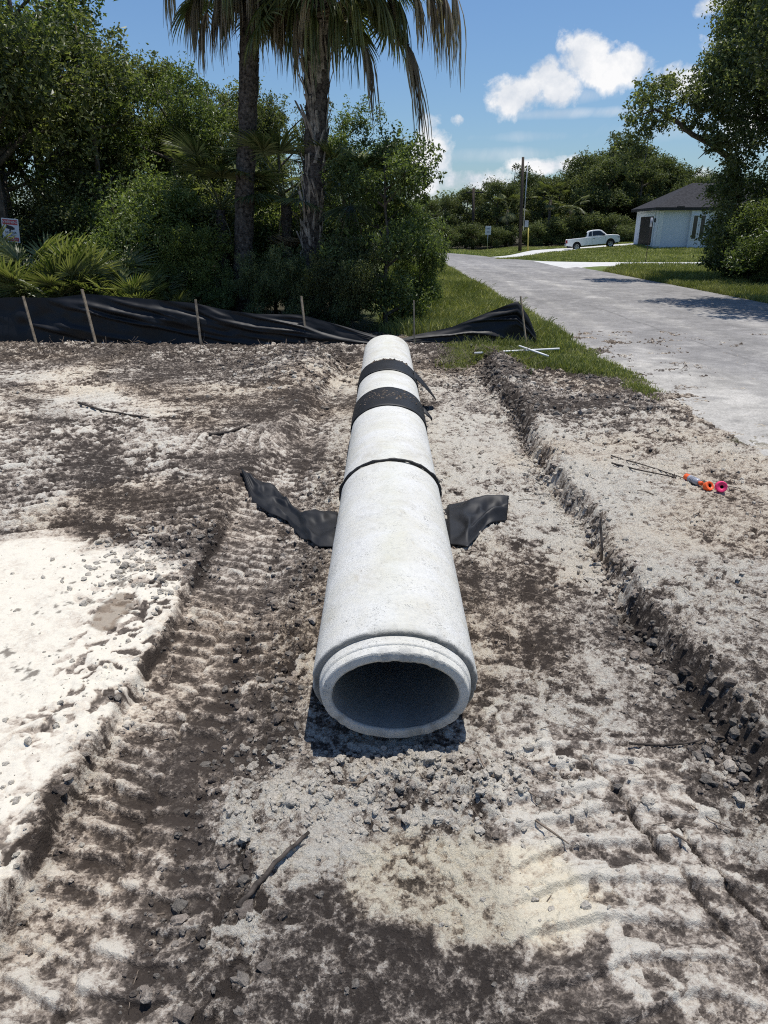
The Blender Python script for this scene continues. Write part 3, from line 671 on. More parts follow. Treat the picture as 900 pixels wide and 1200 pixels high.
pipe_section('concrete_pipe', JY[1]+.006, JY[2]-.005, 'oval concrete pipe section between the thin black joint cord and the wide black wrap', seed=1)
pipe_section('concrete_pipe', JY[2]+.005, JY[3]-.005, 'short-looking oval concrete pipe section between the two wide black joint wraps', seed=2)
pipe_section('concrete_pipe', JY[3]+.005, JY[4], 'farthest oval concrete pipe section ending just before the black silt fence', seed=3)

def ring_band(name, y0, y1, label, thick=.006, flap=None, wob=.01, seed=0, dirt=0):
    n = 120; m = 14; th = np.linspace(-PI*.5, PI*1.5, n)
    v = np.linspace(0, 1, m)
    T, Vv = np.meshgrid(th, v, indexing='ij')
    w = fbm(T*2.2+seed, Vv*2, 4, 110+seed)
    y = y0+(y1-y0)*Vv+wob*fbm(T*1.5, T*0+seed, 3, 111)*2
    r = thick+.007*np.clip(w+.2, 0, 1)+.004*np.sin(Vv*PI)
    X = (.38+r)*np.cos(T)+PX; Z = (.277+r)*np.sin(T)+ZC
    ob = MB(); Vt = np.stack([X, y, Z], -1).reshape(-1, 3)
    F = grid_faces(n, m)
    me = np_mesh(name, Vt, F)
    o = link(name, me, None, M['black']); so_ = o.modifiers.new('thickness', 'SOLIDIFY'); so_.thickness = .004; so_.offset = 1
    tag(o, label, 'joint wrap', 'black wraps around the pipe joints')
    if flap:
        a0, L, wdt, yc = flap
        g = MB(); nr, nc = 14, 8; VV = []
        p0 = Vector((PX+(.40)*math.cos(a0), yc, ZC+.295*math.sin(a0)))
        for i in range(nr):
            s_ = i/(nr-1)
            for j in range(nc):
                q = j/(nc-1)-.5
                VV.append((p0.x+L*s_*.94, p0.y+q*wdt*(1-.15*s_)-.16*s_*L, p0.z-.70*L*s_-.35*L*s_*s_+.02*math.sin(q*5+s_*3)))
        me2 = np_mesh('loose_end', VV, grid_faces(nr, nc)); f = link('loose_end', me2, o, M['black'])
        sd = f.modifiers.new('thickness', 'SOLIDIFY'); sd.thickness = .006
    return o
cord = MB(); pts = []
for k in range(91):
    t_ = -PI/2+2*PI*k/90; rr_ = .009+.002*math.sin(k*1.3)
    pts.append((PX+(.38+rr_)*math.cos(t_), JY[1]+.006*math.sin(k*.5)+.02*math.cos(t_), ZC+(.277+rr_)*math.sin(t_)))
cord.tube(pts, [.0125+.002*math.sin(k*.9)+.0015*math.sin(k*2.3) for k in range(91)], 8)
tag(cord.build('sealing_rope', M['black']), 'thin black cord of sealant ringing the first pipe joint', 'joint cord')
ba, bb_ = P(457, 477, .6).y, P(457, 455, .61).y
ring_band('joint_wrap', ba, bb_, 'wide black fabric wrap around the pipe with a broad smear of brown dirt on top', flap=(.35, .10, .10, bb_-.3), seed=2)
bc, bd = P(455, 434, .61).y, P(455, 421, .62).y
ring_band('joint_wrap', bc, bd, 'farther black fabric wrap with its loose end hanging off the right side of the pipe', flap=(.55, .30, .34, (bc+bd)/2), seed=5)
print('bands', ba, bb_, bc, bd)

# ------------------------------------------------------------------ soil clods (uncountable)
def clod_mesh(pts, sizes, cols, sub=1, seed=0):
    import bmesh
    bm = bmesh.new(); bmesh.ops.create_icosphere(bm, subdivisions=sub, radius=1)
    base = np.array([v.co[:] for v in bm.verts]); fac = np.array([[v.index for v in f.verts] for f in bm.faces]); bm.free()
    n = len(pts); nv = len(base); r = np.random.default_rng(seed)
    jit = 1+.28*np.sin(base[None, :, 0:1]*r.uniform(1.5, 4, (n, 1, 1))+r.uniform(0, 6, (n, 1, 1)))*np.cos(base[None, :, 1:2]*r.uniform(1.5, 4, (n, 1, 1))+base[None, :, 2:3]*2)+r.uniform(-.26, .26, (n, nv, 1)); sc = r.uniform(.6, 1.25, (n, 1, 3))*np.array([1, 1, .75])
    a = r.uniform(0, 2*PI, n); ca, sa = np.cos(a)[:, None], np.sin(a)[:, None]
    v = base[None]*jit*sc*sizes[:, None, None]
    x = v[..., 0]*ca-v[..., 1]*sa; y = v[..., 0]*sa+v[..., 1]*ca
    V = np.stack([x, y, v[..., 2]], -1)+pts[:, None, :]
    F = fac[None]+(np.arange(n)*nv)[:, None, None]
    C = np.repeat(cols[:, None, :], nv, 1)
    return np_mesh('clods', V.reshape(-1, 3), F.reshape(-1, 3), C.reshape(-1, 3), smooth=False)
def scatter_clods():
    r = np.random.default_rng(5); P_ = []; Sz = []
    def region(n, fx, fy, s0, s1, pw=2.5):
        x = fx(n); y = fy(n); P_.append(np.stack([x, y], -1)); Sz.append(s0+(s1-s0)*r.random(n)**pw)
    u = lambda a, b: (lambda n: r.uniform(a, b, n)); g = lambda a, b: (lambda n: r.normal(a, b, n))
    region(1500, g(.14, .38), g(2.42, .14), .003, .022, 2.6)           # heap under the pipe mouth
    region(900, u(-.62, 1.55), u(1.5, 6), .003, .016)
    region(700, u(.5, 1.6), u(6, 12), .006, .028)
    region(1300, u(1.6, 3.8), u(2.3, 9), .003, .022, 3.2)
    region(600, u(1.55, 3.4), u(8, 12), .01, .05)
    y = r.uniform(2.2, 11.5, 2400); P_.append(np.stack([edge_right(y)+r.normal(-.05, .09, 2400), y], -1)); Sz.append(.004+.026*r.random(2400)**3)
    y = r.uniform(1.5, 5.4, 260); P_.append(np.stack([edge_left(y)-np.abs(r.normal(.02, .2, 260)), y], -1)); Sz.append(.003+.02*r.random(260)**3)
    region(420, g(-.80, .035), u(1.5, 6.6), .003, .018, 2); region(300, g(-1.24, .05), u(1.5, 6), .003, .016, 2)
    region(700, g(-.55, .13), u(1.4, 6.8), .005, .03)
    region(700, u(-6.5, -1.35), u(4.9, 13), .005, .024, 3)
    region(500, g(-1.65, .25), g(4.6, .35), .006, .03)
    region(250, u(-3, -1.4), u(1.7, 4.8), .003, .014)
    region(900, g(-1.4, .5), g(11.6, .9), .01, .045); region(900, g(1.5, .45), g(11.6, .8), .01, .045)
    xy = np.concatenate(P_); sz = np.concatenate(Sz)
    inp = (np.abs(xy[:, 0]-PX) < .32) & (xy[:, 1] > 2.64) & (xy[:, 1] < 12.1)
    xy = xy[~inp]; sz = sz[~inp]
    z, C = soil(xy[:, 0], xy[:, 1])
    k = r.random(len(xy)); tone = np.where(k[:, None] < .5, np.array([.58, .54, .47]), np.array([.17, .145, .125]))
    on_sand = (xy[:, 0] < edge_left(xy[:, 1])) & (xy[:, 1] < 4.7); tone[on_sand] = np.where(r.random((on_sand.sum(), 1)) < .6, np.array([.62, .57, .48]), np.array([.15, .12, .1]))
    far = xy[:, 1] > 10.5; tone[far] = np.where(r.random((far.sum(), 1)) < .3, np.array([.36, .33, .28]), np.array([.11, .095, .083]))
    C = C*.8*r.uniform(.85, 1.25, (len(xy), 1))+tone*.2
    hp = (np.abs(xy[:, 0]-.14) < .8) & (np.abs(xy[:, 1]-2.40) < .34); lt = hp & (r.random(len(xy)) < .75); C[lt] = C[lt]*.5+np.array([.56, .51, .43])*.5
    C = np.clip(C, .03, .50)*np.array([1.0, .95, .86]) if False else np.minimum(C, np.array([.50, .455, .385]))
    me = clod_mesh(np.concatenate([xy, (z+sz*.12)[:, None]], -1), sz, C, 2, 3)
    tag(link('soil_clods', me, None, M['soil']), 'loose clods of sandy soil scattered over the churned ground', 'soil clods', kind='stuff')
    # dirt on the wraps
    n = 330; t_ = r.normal(PI/2, .38, n); yy = np.where(r.random(n) < .7, ba+(bb_-ba)*np.clip(r.normal(.6, .13, n), .2, .9), bd-.05+np.clip(r.normal(0, .035, n), -.1, .04))
    pts_ = np.stack([PX+.395*np.cos(t_), yy, ZC+.292*np.sin(t_)], -1); s2 = .003+.010*r.random(n)**2
    s2 = np.where(yy > 9, s2*1.5, s2)
    c2 = np.where(r.random((n, 1)) < .5, np.array([.22, .175, .135]), np.array([.10, .08, .065]))
    tag(link('dirt_crumbs', clod_mesh(pts_, s2, c2, 1, 4), None, M['soil']), 'brown crumbs of dirt lying on the black pipe wraps', 'dirt', kind='stuff')
scatter_clods()

def gz(x, y):                         # finished ground height
    return float(soil(np.array([x]), np.array([y]))[0][0])

# roots and twigs (uncountable litter)
def litter():
    r = np.random.default_rng(9); mb = MB()
    spots = [(r.uniform(-8.5, -.7), r.normal(12.7, .5)) for _ in range(420)]+[(r.uniform(-6, -1.5), r.uniform(5.5, 12)) for _ in range(120)]
    spots += [(r.normal(1.6, .5), r.normal(11.8, .7)) for _ in range(110)]+[(r.uniform(1.7, 3.6), r.uniform(3, 10)) for _ in range(120)]+[(r.uniform(-1.3, 1.5), r.uniform(1.6, 6)) for _ in range(60)]
    xs = np.array([s[0] for s in spots]); ysx = np.array([s[1] for s in spots]); zz, _ = soil(xs, ysx)
    for (x, y), z in zip(spots, zz):
        if abs(x-PX) < .4 and y > 2.6: continue
        L = r.uniform(.08, .34) if y > 8 else r.uniform(.05, .2); a = r.uniform(0, 2*PI); el = abs(r.normal(0, .35)) if y > 11 else abs(r.normal(0, .12))
        d = Vector((math.cos(a)*math.cos(el), math.sin(a)*math.cos(el), math.sin(el))); p = Vector((x, y, z+.004)); q = d.orthogonal()*L*r.uniform(-.15, .15)
        rad = (.002+.004*r.random()**2)*(1.6 if y > 10 else 1)
        mb.tube([p, p+d*L*.5+q, p+d*L], [rad, rad*.9, rad*.5], 4)
    tag(mb.build('root_litter', M['twig']), 'broken roots and twigs littered over the churned soil', 'roots', kind='stuff')
litter()

# ------------------------------------------------------------------ sticks and small things lying about
def stick(name, pxs, rad, mat, label, cat='stick', lift=.01, z0=0.):
    pts = []
    for i, (a, b) in enumerate(pxs):
        p = P(a, b, z0)
        for _ in range(3): p = P(a, b, gz(p.x, p.y))
        p.z += lift; pts.append(p)
    q = []
    for i in range(len(pts)-1):
        for k in range(4): q.append(pts[i].lerp(pts[i+1], k/4)+Vector((random.uniform(-1, 1), random.uniform(-1, 1), random.uniform(-.3, .6)))*rad*.5)
    q.append(pts[-1]); n = len(q)
    mb = MB(); mb.tube(q, [rad*(1-.45*i/(n-1))*random.uniform(.85, 1.15) for i in range(n)], 9, True, .12)
    return tag(mb.build(name, mat), label, cat)
stick('broken_stick', [(280, 1066), (300, 1042), (330, 1008), (362, 979)], .012, M['wood_dark'], 'dark broken stick lying across the foreground soil below the pipe mouth', lift=.016)
stick('dead_branch', [(92, 474), (125, 484), (175, 491)], .017, M['wood_dark'], 'dark dead branch half buried in the left soil field', lift=.018, z0=.2)
stick('dead_branch', [(246, 512), (270, 508), (292, 500)], .022, M['wood_dark'], 'short dark branch on the left soil close to the track rut', lift=.02, z0=.2)
stick('thin_twig', [(738, 873), (775, 875), (800, 874), (832, 866)], .006, M['wood_dark'], 'thin curved twig on the trench floor beside the right bank', lift=.01)
stick('metal_rod', [(716, 536), (760, 549), (800, 562), (868, 575)], .006, M['wood_dark'], 'long thin dark rod passing behind the orange can on the right bank', 'rod', lift=.018, z0=.22)
stick('root_strand', [(716, 545), (742, 552), (792, 562)], .009, M['wood_dark'], 'short dark root strand lying beside the long rod left of the can', 'root', lift=.02, z0=.22)
rp = P(707, 640, .2); rp.z = gz(rp.x, rp.y)
mb = MB(); mb.tube([rp, rp+Vector((-.005, .02, .12)), rp+Vector((-.03, .03, .27)), rp+Vector((-.025, .03, .36))], [.010, .009, .009, .006], 7)
tag(mb.build('root_sprig', M['twig']), 'thin tan root sticking upright from the right trench bank', 'root')

def place_px(a, b, z=.2):
    p = P(a, b, z)
    for _ in range(4): p = P(a, b, gz(p.x, p.y))
    return p
# spray can
c0 = place_px(802, 562); c1 = place_px(822, 572)
ax = (c1-c0); ax.z = 0; ax.normalize()
can = empty('spray_can', c0+ax*.01, 0, 'grey and orange spray can lying on the pale soil of the right bank', 'spray can'); can.scale = (.88, .88, .88)
mt = Matrix.Translation(Vector((0, 0, .036))) @ ax.to_track_quat('Z', 'Y').to_matrix().to_4x4()
mb = MB(); mb.lathe([(0, -.005), (.028, -.003), (.033, .004), (.033, .055)], 28, mt); mb.build('base_band', M['orange'], can)
mb = MB(); mb.lathe([(.0332, .055), (.0332, .165), (.030, .178), (.022, .186), (0, .187)], 28, mt); mb.build('body', M['canlabel'], can)
mb = MB()
for zz in (.085, .105, .125): mb.lathe([(.0336, zz), (.0336, zz+.004)], 28, mt)
mb.build('print_lines', M['ink'], can)
mb = MB(); mb.lathe([(.012, .186), (.012, .2), (.02, .2), (.022, .225), (.014, .229), (0, .229)], 20, mt); mb.build('cap', M['orange'], can)
# tape rolls
def roll(px_, py_, R, hole, W, face, mat, label, name, ridges=0):
    p = place_px(px_, py_); r_ = empty(name, p, 0, label, 'tape roll')
    m_ = Matrix.Translation(Vector((0, 0, R*.93))) @ Vector(face).normalized().to_track_quat('Z', 'Y').to_matrix().to_4x4()
    mb = MB(); k = 14; pf = [(hole, -W/2), (R*.9, -W/2)]
    for i in range(k+1):
        s_ = i/k; pf.append((R*(.93+.07*math.sin(s_*PI))+(.003*math.sin(s_*ridges*2*PI) if ridges else 0), -W/2+W*s_))
    pf += [(R*.9, W/2), (hole, W/2), (hole, -W/2)]
    mb.lathe(pf, 36, m_); mb.build('tape', mat, r_)
    mb = MB(); mb.lathe([(0, -W*.3), (hole*.99, -W*.3), (hole*.99, W*.42), (hole*.8, W*.42), (hole*.8, -W*.2), (0, -W*.2)], 24, m_); mb.build('core', M['hole'], r_)
roll(829, 575, .041, .017, .045, (.35, -1, .75), M['orange'], 'orange roll of marking tape between the spray can and the pink roll', 'tape_roll')
roll(844, 576, .045, .015, .06, (-.25, -1, .30), M['pink'], 'bright pink ridged roll of marking line on the right bank', 'line_roll', 3)

# white plastic pipes on the grass
def tube_thing(name, pa, pb, r, mat, label, cat, sag=.0):
    mb = MB(); mid = pa.lerp(pb, .5)-Vector((0, 0, sag)); mb.tube([pa, mid, pb], r, 12)
    return tag(mb.build(name, mat), label, cat)
tube_thing('plastic_pipe', P(556, 418, .27)+Vector((0, 0, .06)), P(655, 412, .27)+Vector((0, 0, .05)), .017, M['pvc'], 'longer white plastic pipe lying across the grass by the fence end', 'plastic pipe')
tube_thing('plastic_pipe', P(608, 413, .27)+Vector((0, 0, .11)), P(642, 421, .27)+Vector((0, 0, .05)), .017, M['pvc'], 'shorter white plastic pipe crossing over the longer one on the grass', 'plastic pipe')

# ------------------------------------------------------------------ black cloth under the first joint
def cloth():
    top = [(283, 558), (300, 561), (322, 565), (338, 584), (354, 596), (380, 599), (400, 600), (462, 600), (520, 593), (545, 588), (570, 588), (596, 587)]
    bot = [(284, 562), (296, 585), (316, 598), (336, 604), (352, 626), (374, 640), (400, 643), (462, 643), (522, 636), (548, 644), (570, 618), (594, 610)]
    n, m = 150, 46
    T = np.array([P(a, b, .05).xy[:] for a, b in top]); B = np.array([P(a, b, .05).xy[:] for a, b in bot])
    t = np.linspace(0, len(top)-1, n)
    tt = np.stack([np.interp(t, range(len(T)), T[:, k]) for k in (0, 1)], -1); bb2 = np.stack([np.interp(t, range(len(B)), B[:, k]) for k in (0, 1)], -1)
    s = np.linspace(0, 1, m)[None, :, None]
    XY = tt[:, None]*(1-s)+bb2[:, None]*s
    U = np.repeat(t[:, None], m, 1); Vv = np.repeat(s[..., 0], n, 0)
    g = macro(XY[..., 0], XY[..., 1])
    f1 = np.abs(fbm(U*.55+Vv*1.3, Vv*1.6-U*.35, 2, 131)); f2 = fbm(U*1.1, Vv*2.6, 3, 132)
    free = 1-np.exp(-((U-7)/1.6)**4)
    lift = .034+free*(.055*sm(.0, .30, .30-f1)*.7+.025*f2+.03*np.exp(-((Vv-.25)/.12)**2)*sm(0, 1, U)*(1-sm(4, 6, U))+.04*np.exp(-((Vv-.12)/.15)**2)*sm(8.3, 9.5, U)+.05*np.exp(-((Vv-.8)/.1)**2)*sm(8.5, 9.5, U))
    lift = np.where(free < .25, .012, np.maximum(lift, .035))
    lo = np.minimum(np.minimum(Vv, 1-Vv)*6, 1); lift = lift*(.5+.5*lo)
    gs = g*1.0
    Z = gs+lift; under = np.abs(XY[..., 0]-PX) < .30; Z = np.where(under, np.minimum(Z, .05), Z)
    me = np_mesh('filter_cloth', np.concatenate([XY, Z[..., None]], -1).reshape(-1, 3), grid_faces(n, m))
    o = link('filter_cloth', me, None, M['black']); sd = o.modifiers.new('thickness', 'SOLIDIFY'); sd.thickness = .004
    tag(o, 'crumpled black filter cloth laid under the pipe and spread out on both sides', 'cloth')
cloth()

# ------------------------------------------------------------------ silt fence
def silt_fence():
    FY = 13.75
    top = [(-60, 355), (0, 350), (27, 350), (60, 350), (98, 345), (150, 349), (228, 355), (260, 362), (300, 367), (354, 368), (400, 381), (440, 393), (472, 397), (486, 393), (530, 384), (574, 367), (609, 354), (622, 372), (631, 395)]
    X = [Q(a, b, FY).x for a, b in top]; Zt = [Q(a, b, FY).z for a, b in top]
    n, m = 420, 40
    x = np.linspace(X[0], X[-1], n); zt = np.interp(x, X, Zt)
    yl = FY+.10*np.sin(x*.9)+.15*sm(1.0, 2.7, x)+.35*sm(-5, -8, x)
    gnd = macro(x, yl)-.06
    s = np.linspace(0, 1, m)[None, :]
    wr = fbm(x[:, None]*1.1+s*.8, s*1.7-x[:, None]*.45, 3, 141); wr2 = fbm(x[:, None]*4, s*3+x[:, None], 3, 142)
    sagf = np.abs(fbm(x[:, None]*.7+2*s, s*2+x[:, None]*.2, 3, 143))
    Xg = x[:, None]+0*s
    Yg = yl[:, None]-.05*np.sin(s*PI)+(.13*wr+.03*wr2-.09*sm(0, .2, .2-sagf))*np.clip((zt-gnd)[:, None]/.8, .1, 1)*np.sin(np.clip(s*1.15, 0, 1)*PI*.5+.25)*(.3+.7*np.sin(s*PI))-.12*(1-s)**3
    Zg = gnd[:, None]*(1-s)+zt[:, None]*s
    f = empty('silt_fence', (X[0], FY, H(X[0], FY)), 0, 'sagging black silt fence on wooden stakes running behind the pipe', 'fence')
    inv = Vector((X[0], FY, H(X[0], FY)))
    V = np.stack([Xg-inv.x, Yg-inv.y, Zg-inv.z], -1).reshape(-1, 3)
    fab = link('fabric', np_mesh('fabric', V, grid_faces(n, m)), f, M['fence'])
    for (a, b, c, d, w) in ((27, 347, 41, 394, .022), (96, 339, 113, 401, .024), (229, 351, 236, 406, .021), (353, 347, 360, 402, .02), (485, 352, 486, 405, .014), (610, 347, 618, 398, .02)):
        y_ = FY-.17+(.1 if a > 600 else 0); t_ = Q(a, b, y_+.06); g_ = Q(c, d, y_-.05); g_.z -= .15
        mb = MB(); ax_ = (t_-g_); L = ax_.length; mt_ = Matrix.Translation(g_-inv) @ ax_.to_track_quat('Z', 'Y').to_matrix().to_4x4()
        mb.box((-w, -w*.6, 0), (w, w*.6, L), mt_); st = mb.build('stake', M['stake'], f, .003)
        if a == 485: st['label'] = 'thin reddish wooden stake behind the pipe end'
silt_fence()

# ------------------------------------------------------------------ vegetation
def leaves_np(pos, nrm, size, asp=.5, seed=0, tint=None, curl=.18):
    r = np.random.default_rng(seed); n = len(pos)
    nrm = nrm/np.linalg.norm(nrm, axis=1, keepdims=True)
    a = r.normal(size=(n, 3)); t = a-nrm*(a*nrm).sum(1, keepdims=True); t /= np.linalg.norm(t, axis=1, keepdims=True)
    b = np.cross(nrm, t); L = size*r.uniform(.6, 1.3, n) if np.isscalar(size) else size
    L = L[:, None]
    p0 = pos-t*L*.5; p2 = pos+t*L*.5-nrm*L*curl; p1 = pos+b*L*asp*.5+nrm*L*.08; p3 = pos-b*L*asp*.5+nrm*L*.08
    V = np.stack([p0, p1, p2, p3], 1).reshape(-1, 3); F = np.arange(4*n).reshape(n, 4)
    tint = r.random(n)**1.4 if tint is None else tint
    C = np.repeat(np.stack([tint, tint, tint], -1), 4, 0)
    return V, F, C
def crown_mesh(name, clumps, per, leaf, asp=.5, seed=0, up=.5, fill=.45):
    """clumps (n,4) x y z r: leaf clusters"""
    r = np.random.default_rng(seed); P_ = []; N_ = []; T_ = []
    for (x, y, z, rad) in clumps:
        k = int(per*(rad**2)*r.uniform(.8, 1.2)); d = r.normal(size=(k, 3)); d /= np.linalg.norm(d, axis=1, keepdims=True)
        # sub-tufts on the clump surface give a broken outline
        nt = max(5, int(9*rad*rad)+4); td = r.normal(size=(nt, 3)); td /= np.linalg.norm(td, axis=1, keepdims=True); td[:, 2] = td[:, 2]*.8+.1
        own = r.integers(0, nt, k); tuft = r.random(k) > fill
        rr = rad*(r.random(k)**.45)
        p = d*rr[:, None]*np.array([1, 1, .8])
        tp = td[own]*rad*r.uniform(.62, 1.15, nt)[own][:, None]+r.normal(size=(k, 3))*rad*.20*r.uniform(.6, 1.3, nt)[own][:, None]
        p = np.where(tuft[:, None], tp, p)
        P_.append(p+np.array([x, y, z])); nn = d*.6+r.normal(size=(k, 3))*.55+np.array([0, 0, up]); N_.append(nn)
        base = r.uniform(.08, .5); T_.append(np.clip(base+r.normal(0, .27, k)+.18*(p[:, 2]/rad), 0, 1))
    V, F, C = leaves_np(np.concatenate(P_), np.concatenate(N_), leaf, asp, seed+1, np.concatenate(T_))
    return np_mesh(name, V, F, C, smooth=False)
def tree_skeleton(h, cr, base, nl, seed, lean=(0, 0), r0=.16, twist=.3):
    """trunk with limbs; returns MB and limb end points"""
    R = random.Random(seed); mb = MB(); ends = []
    pts = []; k = 7
    for i in range(k+1):
        s = i/k; pts.append(Vector((lean[0]*s*h+R.uniform(-1, 1)*twist*.25*s, lean[1]*s*h+R.uniform(-1, 1)*twist*.25*s, -.15+s*(h*.86+.15))))
    mb.tube(pts, [r0*(1.25 if i == 0 else 1)*(1-.82*i/k) for i in range(k+1)], 9, True, .08)
    ends.append(pts[-1])
    for j in range(nl):
        s = R.uniform(base/h*.8, .92); i = min(int(s*k), k-1); p = pts[i].lerp(pts[i+1], s*k-i)
        a = j*2.4+R.uniform(-.4, .4); reach = cr*R.uniform(.55, 1.0)*math.sqrt(max(.15, 1-((s-.55)/.55)**2))
        tip = p+Vector((math.cos(a)*reach, math.sin(a)*reach, R.uniform(.15, .75)*reach))
        mid = p.lerp(tip, .5)+Vector((R.uniform(-.2, .2), R.uniform(-.2, .2), R.uniform(-.05, .25)))*reach*.5
        rr = r0*(1-.8*s)*.62+.012
        mb.tube([p, mid, tip], [rr, rr*.65, rr*.2], 6, False, .08); ends += [tip, mid.lerp(tip, .45)]
        for q in range(2):
            a2 = a+R.uniform(-1.2, 1.2); l2 = reach*R.uniform(.3, .55); t2 = mid+Vector((math.cos(a2)*l2, math.sin(a2)*l2, R.uniform(.0, .7)*l2))
            mb.tube([mid, mid.lerp(t2, .5)+Vector((0, 0, .05)), t2], [rr*.5, rr*.32, rr*.1], 5, False, .08); ends.append(t2)
    return mb, ends
def clumps_from(ends, rmin, rmax, seed, zmin=.3, extra=0):
    R = random.Random(seed+99); cl = []
    for e in ends:
        r = R.uniform(rmin, rmax); cl.append((e.x+R.uniform(-.2, .2), e.y+R.uniform(-.2, .2), max(e.z, zmin+r*.6), r))
    for _ in range(extra):
        e = R.choice(ends); r = R.uniform(rmin*.5, rmax*.7); cl.append((e.x+R.uniform(-1, 1)*rmax, e.y+R.uniform(-1, 1)*rmax, max(zmin, e.z+R.uniform(-.8, .6)*rmax), r))
    return cl
class Proto:
    def __init__(s, name, h, cr, base, nl, rmin, rmax, per, leaf, mat, seed, asp=.5, r0=.16, extra=0, zmin=.3, fill=.45, bark='bark'):
        mb, ends = tree_skeleton(h, cr, base, nl, seed, r0=r0)
        s.h = h; s.name = name; s.trunk = mb.mesh('trunk'); s.trunk.materials.append(M[bark])
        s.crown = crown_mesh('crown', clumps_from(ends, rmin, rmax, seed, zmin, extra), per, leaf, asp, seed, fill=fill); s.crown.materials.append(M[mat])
        s.top = max(v.co.z for v in s.crown.vertices)
    def put(s, x, y, top, label, cat, group=None, rz=None, wide=1.0, name=None, mat=None, z=None):
        zb = H(x, y) if z is None else z; sc = (top-zb)/s.top
        o = empty(name or s.name, (x, y, zb), random.uniform(0, 6.28) if rz is None else rz, label, cat, group); o.scale = (sc*wide, sc*wide, sc)
        t = bpy.data.objects.new('trunk', s.trunk); COL.objects.link(t); t.parent = o
        c = bpy.data.objects.new('crown', s.crown); COL.objects.link(c); c.parent = o
        return o
oakA = Proto('oak_tree', 8.5, 2.9, 2.4, 15, .42, .85, 900, .125, 'oak', 1, extra=26, fill=.25)
oakB = Proto('oak_tree', 8.5, 2.7, 2.2, 15, .42, .85, 900, .125, 'oak', 2, extra=26, fill=.25)
oakC = Proto('oak_tree', 8.0, 2.4, 2.0, 13, .38, .75, 1000, .115, 'bush', 3, extra=26, fill=.25)
thin = Proto('thin_tree', 8.0, 1.5, 3.0, 12, .22, .5, 900, .11, 'oak', 4, r0=.10, extra=10, fill=.4)
bushA = Proto('leafy_bush', 3.2, 1.5, .5, 14, .4, .7, 1300, .10, 'bush', 5, r0=.06, extra=26, zmin=.15, fill=.25)
bushB = Proto('leafy_bush', 3.0, 1.5, .4, 14, .35, .65, 1500, .08, 'lime', 6, r0=.05, extra=26, zmin=.15, fill=.25)
bushC = Proto('leafy_bush', 3.2, 1.5, .4, 14, .4, .7, 1300, .10, 'oak', 7, r0=.05, extra=26, zmin=.15, fill=.25)
farA = Proto('far_tree', 10, 3.0, 2.5, 14, .7, 1.25, 240, .26, 'far', 8, extra=22, r0=.2, fill=.25)
farB = Proto('far_tree', 10, 2.6, 2.0, 13, .6, 1.15, 240, .25, 'far', 9, extra=22, r0=.2, fill=.25)
farC = Proto('far_pine', 12, 2.2, 4.5, 13, .5, .95, 260, .24, 'far', 10, extra=16, r0=.18, fill=.25)
farbush = Proto('far_bush', 3.5, 2.0, .5, 12, .5, .9, 330, .2, 'far', 12, r0=.05, extra=14, zmin=.2)

def at(px_, Y): return Q(px_, 300, Y).x
def topz(py_, Y): return Q(450, py_, Y).z
# the wood on the left
W = 'trees of the wood on the left'
for pr_, px_, Y, tp, lab, wide in (
    (oakA, 12, 18.6, -150, 'tall dark oak at the far left rising right behind the warning sign', 1.0),
    (oakB, -85, 19.5, -180, 'tall dark oak at the left edge of the picture', 1.0),
    (oakC, 62, 22.0, -130, 'tall oak whose leafy top leaves the picture right of the sign tree', 1.0),
    (thin, 128, 20.5, 2, 'slender open tree showing sky through its thin top branches', 1.1),
    (oakB, 172, 24.0, 28, 'dark oak with a broad rounded top right of the slender open tree', .95),
    (oakC, 214, 22.5, 52, 'dark leafy oak just left of the left palm trunk', .85),
    (oakA, 258, 25.0, 72, 'oak standing directly behind the left palm trunk', .95),
    (oakB, 332, 24.0, 98, 'dark oak filling the gap between the two palm trunks', .85),
    (oakC, 405, 25.5, 112, 'oak low behind the right palm trunk and the big shrub', .9)):
    pr_.put(at(px_, Y), Y, topz(tp, Y), lab, 'tree', W, wide=wide)
for i, (px_, Y, tp) in enumerate(((-60, 30, 60), (20, 29, 30), (95, 31, 80), (150, 30, 90), (215, 31, 125), (280, 30, 140), (345, 31, 170), (410, 31, 185), (465, 33, 205), (-160, 27, 20), (490, 40, 225))):
    (oakA, oakB, oakC)[i % 3].put(at(px_, Y), Y, topz(tp, Y), 'dark tree in the back row deep inside the left wood', 'tree', 'back row of the left wood')
U = 'bushes under the left wood'
for pr_, px_, Y, tp, lab, wide in (
    (bushA, 138, 18.2, 172, 'rounded bright green bush in the middle of the wood edge', 1.0),
    (bushA, 195, 18.8, 196, 'rounded green bush right of the tallest bright one', 1.0),
    (bushB, 232, 17.2, 250, 'yellow green small-leaved bush left of the left palm trunk', .9),
    (bushC, 92, 19.4, 215, 'dark bush in the shade behind the palmettos', 1.1),
    (bushC, 40, 19.8, 205, 'very dark bush behind the warning sign', 1.1),
    (bushB, 175, 16.9, 288, 'low lime green bush behind the middle fence stakes', 1.2),
    (bushC, 262, 19.2, 200, 'dark bush behind the left palm trunk', 1.0),
    (bushA, 320, 19.0, 215, 'dark green bush between the palm trunks', 1.0),
    (bushC, -40, 18.4, 235, 'dark bush at the left border of the picture', 1.1),
    (bushC, 385, 18.3, 235, 'dark bush close behind the right palm trunk', .9)):
    pr_.put(at(px_, Y), Y, topz(tp, Y), lab, 'bush', U, wide=wide)
